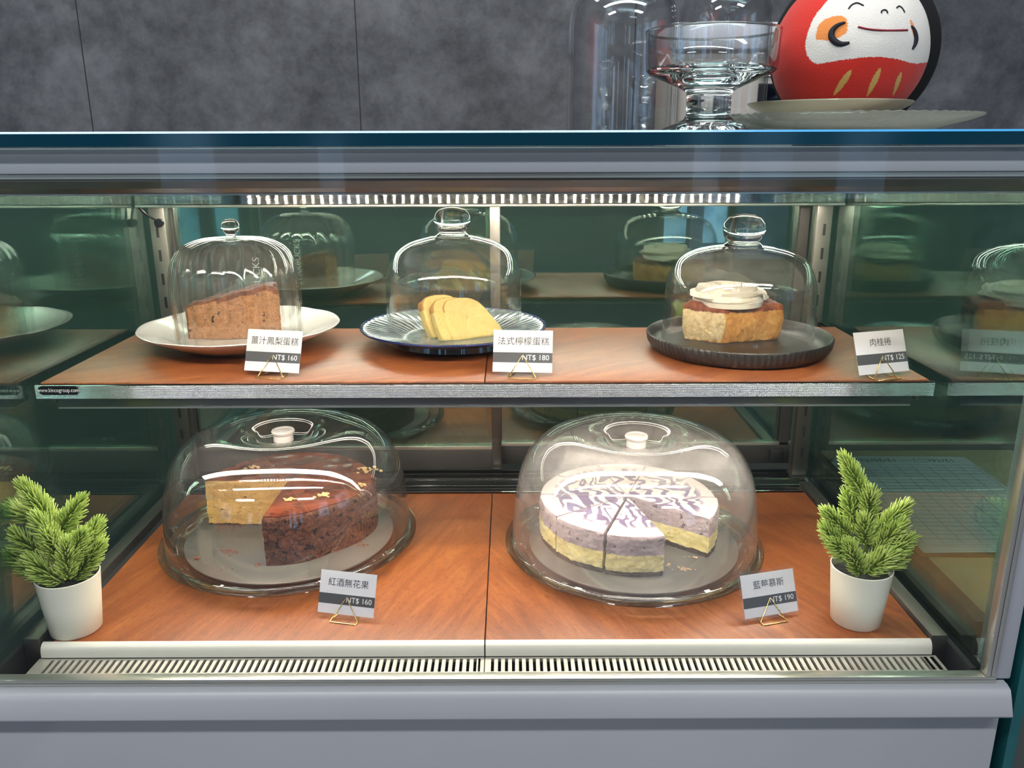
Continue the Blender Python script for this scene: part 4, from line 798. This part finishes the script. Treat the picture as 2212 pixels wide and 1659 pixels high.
pine('artificial pine in a cream pot at the fig cake end, with drooping side sprigs', (-0.4625, 0.7735), 0, [
    (112, 1140, 44, 1045, 0, -0.006, 0.0125), (70, 1120, 30, 1092, 0.006, 0.012, 0.0115), (128, 1150, 176, 1078, 0.004, 0.008, 0.0115), (160, 1205, 212, 1128, 0.0, 0.004, 0.0120), (128, 1180, 78, 1118, -0.012, -0.020, 0.0115),
    (146, 1250, 143, 1168, -0.018, -0.026, 0.0110), (88, 1195, 34, 1152, -0.004, -0.010, 0.0120), (80, 1225, 26, 1194, 0.0, -0.002, 0.0120), (138, 1258, 66, 1206, -0.016, -0.022, 0.0120), (158, 1250, 218, 1172, -0.004, 0.0, 0.0120), (140, 1180, 128, 1120, 0.018, 0.024, 0.0110), (180, 1215, 200, 1165, 0.012, 0.02, 0.0110), (120, 1205, 100, 1150, -0.014, -0.022, 0.0115), (150, 1215, 176, 1150, -0.012, -0.018, 0.0115), (108, 1165, 92, 1085, 0.006, 0.010, 0.0115), (112, 1245, 50, 1222, -0.006, -0.010, 0.0115)], (-0.006, 0, 0.115))
pine('artificial pine in a cream pot at the cheesecake end, with one tall crooked top sprig', (0.3700, 0.7835), 0, [
    (1868, 1080, 1822, 986, 0, 0.0, 0.0112), (1876, 1120, 1880, 1060, -0.008, -0.014, 0.0105), (1846, 1128, 1830, 1068, 0.0, 0.002, 0.0112), (1836, 1160, 1784, 1104, -0.004, -0.008, 0.0115), (1826, 1195, 1780, 1140, -0.010, -0.016, 0.0115),
    (1890, 1160, 1956, 1090, 0.004, 0.008, 0.0120), (1876, 1222, 1966, 1163, -0.008, -0.010, 0.0125), (1858, 1240, 1832, 1172, -0.018, -0.026, 0.0110), (1880, 1185, 1930, 1120, 0.014, 0.022, 0.0115), (1858, 1150, 1856, 1100, 0.016, 0.022, 0.011), (1868, 1238, 1925, 1195, -0.016, -0.022, 0.0115), (1850, 1200, 1812, 1165, 0.01, 0.016, 0.011), (1868, 1175, 1866, 1120, -0.012, -0.018, 0.0112), (1846, 1205, 1800, 1170, -0.014, -0.020, 0.0115), (1892, 1190, 1950, 1130, -0.004, -0.006, 0.0115), (1896, 1225, 1950, 1195, -0.008, -0.008, 0.0112), (1858, 1130, 1848, 1076, 0.004, 0.008, 0.011)], (0.002, 0, 0.135))

# ------------------------------------------------------------------ things standing on top of the case
dish = MB().lathe([(0.001, 0.005), (0.07, 0.005), (0.082, 0.006), (0.104, 0.0115), (0.126, 0.0170), (0.1385, 0.0202), (0.1412, 0.0200), (0.1405, 0.0182), (0.128, 0.0135), (0.104, 0.0075), (0.086, 0.0015), (0.080, 0.0), (0.074, 0.0), (0.070, 0.0022), (0.001, 0.0022)], n=288, rmod=lambda th, i: (1.0 + (0.004 * math.cos(36 * th) if 5 <= i <= 7 else 0), 0.0005 * math.cos(72 * th) if 3 <= i <= 10 else 0), closed=True)
tag(dish.build('glass_plate', M['press_glass'], None, (0.3795, 0.985, TOPZ), 60), 'wide pressed glass plate on top of the case under the red doll', 'plate')
tag(MB().lathe([(0.001, 0.004), (0.05, 0.004), (0.065, 0.008), (0.0835, 0.0165), (0.0885, 0.0195), (0.0895, 0.0185), (0.086, 0.0150), (0.066, 0.005), (0.052, 0.0), (0.001, 0.0)], n=128, closed=True).build('small_plate', M['small_plate'], None, (0.3620, 0.990, TOPZ + 0.0145), 60), 'small pale green plate stacked on the pressed glass plate', 'plate')
# red round doll
DC = atY(1832, 115, 0.985); DR = 147 / F_PX * 0.985 * 1.01; DX = -0.055; ZB = TOPZ + 0.0190
doll = thing('daruma_doll', 'red round felt doll with white smiling face on the small plate', 'doll', (DC.x, 0.985, ZB), -math.atan2(DC.x, 0.985))
EL = math.atan2(DC.z - CAM_Z, 0.985); CE, SE = math.cos(EL), math.sin(EL)
hc = DC.z - ZB
def inpoly(x, y, poly):
    r = False; j = len(poly) - 1
    for i in range(len(poly)):
        if (poly[i][1] > y) != (poly[j][1] > y) and x < (poly[j][0] - poly[i][0]) * (y - poly[i][1]) / (poly[j][1] - poly[i][1]) + poly[i][0]: r = not r
        j = i
    return r
def crom(pts, n=8):
    m = len(pts); out = []
    for i in range(m):
        p0, p1, p2, p3 = [Vector(pts[(i + q) % m]) for q in (-1, 0, 1, 2)]
        for k in range(n):
            t_ = k / n; out.append(tuple(0.5 * (2 * p1 + (p2 - p0) * t_ + (2 * p0 - 5 * p1 + 4 * p2 - p3) * t_ * t_ + (3 * p1 - p0 - 3 * p2 + p3) * t_ ** 3)))
    return out
uv = lambda x, y: ((1540 + x / 3.687 - 1832) / 147.0, (115 - y / 3.687) / 147.0)
face = crom([uv(*p) for p in [(800, 150), (745, 300), (740, 400), (770, 470), (830, 508), (950, 490), (1100, 468), (1300, 453), (1450, 468), (1640, 505), (1800, 420), (1800, 80), (1640, -60), (1420, -170), (1200, -190), (1020, -100), (900, 20)]])
cheek1 = crom([uv(*p) for p in [(820, 310), (830, 230), (870, 170), (950, 133), (1030, 128), (1068, 165), (1072, 220), (1060, 265), (1000, 300), (930, 325), (865, 318)]])
cheek2 = crom([uv(*p) for p in [(1572, 150), (1596, 190), (1616, 250), (1614, 320), (1592, 270), (1578, 210)]])
def oval(ax, ay, bx, by, wd):
    a, b = Vector(uv(ax, ay)), Vector(uv(bx, by)); d = b - a; n_ = Vector((-d.y, d.x)).normalized() * wd
    return [tuple(a.lerp(b, t_) + n_ * s * math.sin(PI * t_ ** 0.8) ** 0.75) for s, seq in ((1, range(0, 17)), (-1, range(16, -1, -1))) for t_ in [q / 16 for q in seq]]
ovals = [oval(1105, 555, 955, 768, 0.045), oval(1336, 540, 1226, 770, 0.042), oval(1503, 570, 1432, 770, 0.030)]
RED, WHITE, ORANGE, GOLD = [srgb(*c) for c in ((214, 52, 42), (236, 233, 224), (240, 150, 80), (216, 174, 96))]
ROT = Matrix.Rotation(-math.atan2(DC.x, 0.985), 3, 'Z'); DO = Vector((DC.x, 0.985, ZB))
def seen(p):                                # where a point of the doll lies on the pattern sheet
    q = ROT @ Vector(p) + DO - Vector((0, 0, CAM_Z)); d = q.dot(cf_)
    return (F_PX * q.dot(cx_) / d + 1106 - 1832) / 147.0, (115 - (829.5 - F_PX * q.dot(cu_) / d)) / 147.0
def onball(u, v):
    d = ray(1832 + u * 147.0, 115 - v * 147.0).normalized(); o = Vector((0, 0, CAM_Z)) - Vector((DC.x, 0.985, DC.z)); b = o.dot(d); h2 = b * b - o.dot(o) + DR * DR
    t_ = -b - math.sqrt(max(h2, 0)); return ROT.transposed() @ (o + d * t_) * 1.002 + Vector((0, 0, hc))
BOX = lambda P: (min(p[0] for p in P), max(p[0] for p in P), min(p[1] for p in P), max(p[1] for p in P))
def dcol(x, z):
    f_ = noise.noise_vector(Vector((x * 70, z * 70, 0))) * 0.010; x += f_.x; z += f_.y
    hit = lambda P, B: B[0] <= x <= B[1] and B[2] <= z <= B[3] and inpoly(x, z, P)
    for P, B, c in PATCHES:
        if hit(P, B): return c
    return RED
PATCHES = [(P, BOX(P), c) for P, c in [(cheek1, ORANGE), (cheek2, ORANGE)] + [(o, GOLD) for o in ovals] + [(face, WHITE)]]
body = MB(); NA, NB = 640, 460; cols = []
for i in range(NB + 1):
    ph = PI * i / NB
    for j in range(NA):
        th = 2 * PI * j / NA
        x, y, z = math.sin(ph) * math.cos(th), math.sin(ph) * math.sin(th), math.cos(ph)
        fz = max(z * DR, -hc)
        wob = 1 + 0.006 * noise.noise(Vector((x, y, z)) * 4)
        body.v.append((x * DR * wob, y * DR * wob, hc + fz)); cols.append(dcol(*seen(body.v[-1])) if y * CE + z * SE < -0.03 else RED)
for i in range(NB):
    for j in range(NA): body.f.append((i * NA + j, i * NA + (j + 1) % NA, (i + 1) * NA + (j + 1) % NA, (i + 1) * NA + j)); body.mi.append(0)
bo = body.build('body', M['plush'], doll, (0, 0, 0), 180)
ca = bo.data.color_attributes.new('felt', 'FLOAT_COLOR', 'POINT'); ca.data.foreach_set('color', [c for q in cols for c in q])
def stitch(name, pts, r, m, taper=None):
    P_ = [Vector(uv(*p)) for p in pts]; out = []
    for i in range(len(P_) - 1):
        p0, p1, p2, p3 = P_[max(i - 1, 0)], P_[i], P_[i + 1], P_[min(i + 2, len(P_) - 1)]
        for k in range(8): t_ = k / 8; out.append(0.5 * (2 * p1 + (p2 - p0) * t_ + (2 * p0 - 5 * p1 + 4 * p2 - p3) * t_ * t_ + (3 * p1 - p0 - 3 * p2 + p3) * t_ ** 3))
    out.append(P_[-1])
    q = [onball(p.x, p.y) for p in out]
    n_ = len(q); tp_ = [taper(i / (n_ - 1)) for i in range(n_)] if taper else None
    MB().tube(q, r, 8, taper=tp_).build(name, m, doll, (0, 0, 0), 60)
swell = lambda t_: 0.18 + 0.82 * math.sin(PI * min(1, max(0, t_ * 0.93 + 0.02))) ** 0.8
stitch('cheek_whisker', [(1055, 178), (990, 205), (950, 250), (948, 300), (985, 338), (1030, 350), (1088, 340)], 0.0034, M['thread_black'], swell)
stitch('cheek_whisker', [(1578, 205), (1600, 240), (1614, 300), (1608, 350), (1588, 392)], 0.0026, M['thread_black'], swell)
stitch('eye', [(1080, 70), (1108, 38), (1150, 24), (1200, 45)], 0.0008, M['thread_black']); stitch('eye', [(1462, 66), (1480, 50), (1506, 66), (1526, 100)], 0.0008, M['thread_black'])
stitch('nose', [(1342, 104), (1344, 88), (1365, 79), (1384, 88), (1390, 106)], 0.0008, M['thread_black']); stitch('mouth', [(1155, 214), (1250, 234), (1390, 243), (1550, 240)], 0.0010, M['thread_red'])
# black plush ball behind the doll
KC = atY(1841, 112, 1.205); KR = 160 / F_PX * 1.205 * 1.0; kz = KC.z - TOPZ
kb = MB(); kb.lathe([(max(0.001, KR * math.sin(PI * i / 40)), max(-kz, KR * -math.cos(PI * i / 40))) for i in range(41)], (0, 0, kz), 96)
tag(kb.build('plush_ball', M['plush_black'], None, (KC.x, 1.205, TOPZ), 180), 'round black plush ball half hidden behind the red doll', 'plush toy')
# footed glass bowl
BC = (0.2135, 0.935)
foot = [(0.001, 0.0), (0.052, 0.0), (0.0525, 0.0022), (0.046, 0.0060), (0.034, 0.0105), (0.026, 0.0145), (0.0235, 0.0190), (0.0235, 0.0370), (0.0240, 0.0400)]
bw = thing('footed_bowl', 'short clear glass footed bowl standing on the case beside the doll', 'glass bowl', (*BC, TOPZ))
MB().lathe(foot + [(0.0250, 0.0425), (0.033, 0.0470), (0.050, 0.0545), (0.0640, 0.0600), (0.0678, 0.0640), (0.0640, 0.0665), (0.0500, 0.0630), (0.0300, 0.0600), (0.001, 0.0590)], n=128).build('foot', M['solid_glass'], bw, (0, 0, 0), 50)
MB().lathe([(0.0679, 0.0642), (0.0690, 0.0720), (0.0692, 0.0850), (0.0698, 0.0985), (0.0702, 0.1015), (0.0690, 0.1025), (0.0672, 0.1010), (0.0666, 0.0850), (0.0662, 0.0720), (0.0645, 0.0668)], n=128, closed=True).build('cup', M['bowl_glass'], bw, (0, 0, 0), 60)
MB().tube([(0.0690 * math.cos(2 * PI * q / 96), 0.0690 * math.sin(2 * PI * q / 96), 0.1024) for q in range(96)], 0.0013, 10, closed=True).build('rim', M['solid_glass'], bw, (0, 0, 0), 60)
# tall straight jar with a shoulder, and a second one behind the bowl
jp = smooth_profile([(r * 1.06, z * 1.06) for r, z in ((0.0605, 0.0), (0.0608, 0.02), (0.0605, 0.08), (0.0602, 0.115), (0.0575, 0.135), (0.050, 0.150), (0.0385, 0.160), (0.034, 0.168), (0.0335, 0.185))], 5)
tag(MB().lathe(shell(jp, 0.003), n=96, closed=True).build('glass_jar', M['jar'], None, (0.1346, 1.06, TOPZ), 60), 'tall clear glass jar with sloping shoulder, unobstructed at the row end', 'glass jar')
jp2 = smooth_profile([(r * 1.09, z) for r, z in ((0.0545, 0.0), (0.0550, 0.03), (0.0550, 0.10), (0.0545, 0.15), (0.050, 0.172), (0.037, 0.186), (0.018, 0.192), (0.001, 0.193))], 5)
tag(MB().lathe(shell(jp2, 0.003), n=96, closed=True).build('glass_cloche', M['jar'], None, (0.2820, 1.170, TOPZ), 60), 'clear glass cloche standing behind the footed bowl', 'glass dome')
# white receipt printer on the added dark box behind
pr = thing('receipt_printer', 'white and beige receipt printer on the dark box behind the jars', 'printer', (0.40, 1.66, 1.36)); PL = pr.location.copy()
def ppart(name, mb, m): return mb.build(name, m, pr, PL, 40, True)
pa = atY(1455, 46, 1.58); pb = atY(1745, 46, 1.58)
ppart('body', MB().box(pa.x, pb.x, 1.60, 1.74, 1.36, pa.z - 0.026, b=0.006), M['printer_beige'])
ppart('cover', MB().box(pa.x - 0.002, pb.x + 0.002, 1.585, 1.745, pa.z - 0.046, pa.z, b=0.006), M['printer'])
q0 = atY(1642, 140, 1.59); q1 = atY(1740, 224, 1.59)
ppart('front_slots', MB().box(q0.x, q1.x, 1.594, 1.60, q1.z + 0.048, q1.z + 0.052).box(q0.x, q1.x, 1.594, 1.60, q1.z + 0.058, q1.z + 0.061), M['printer'])
ppart('display', MB().box(q0.x + 0.002, q1.x, 1.5955, 1.60, q1.z, q1.z + 0.036, b=0.002), M['screen'])
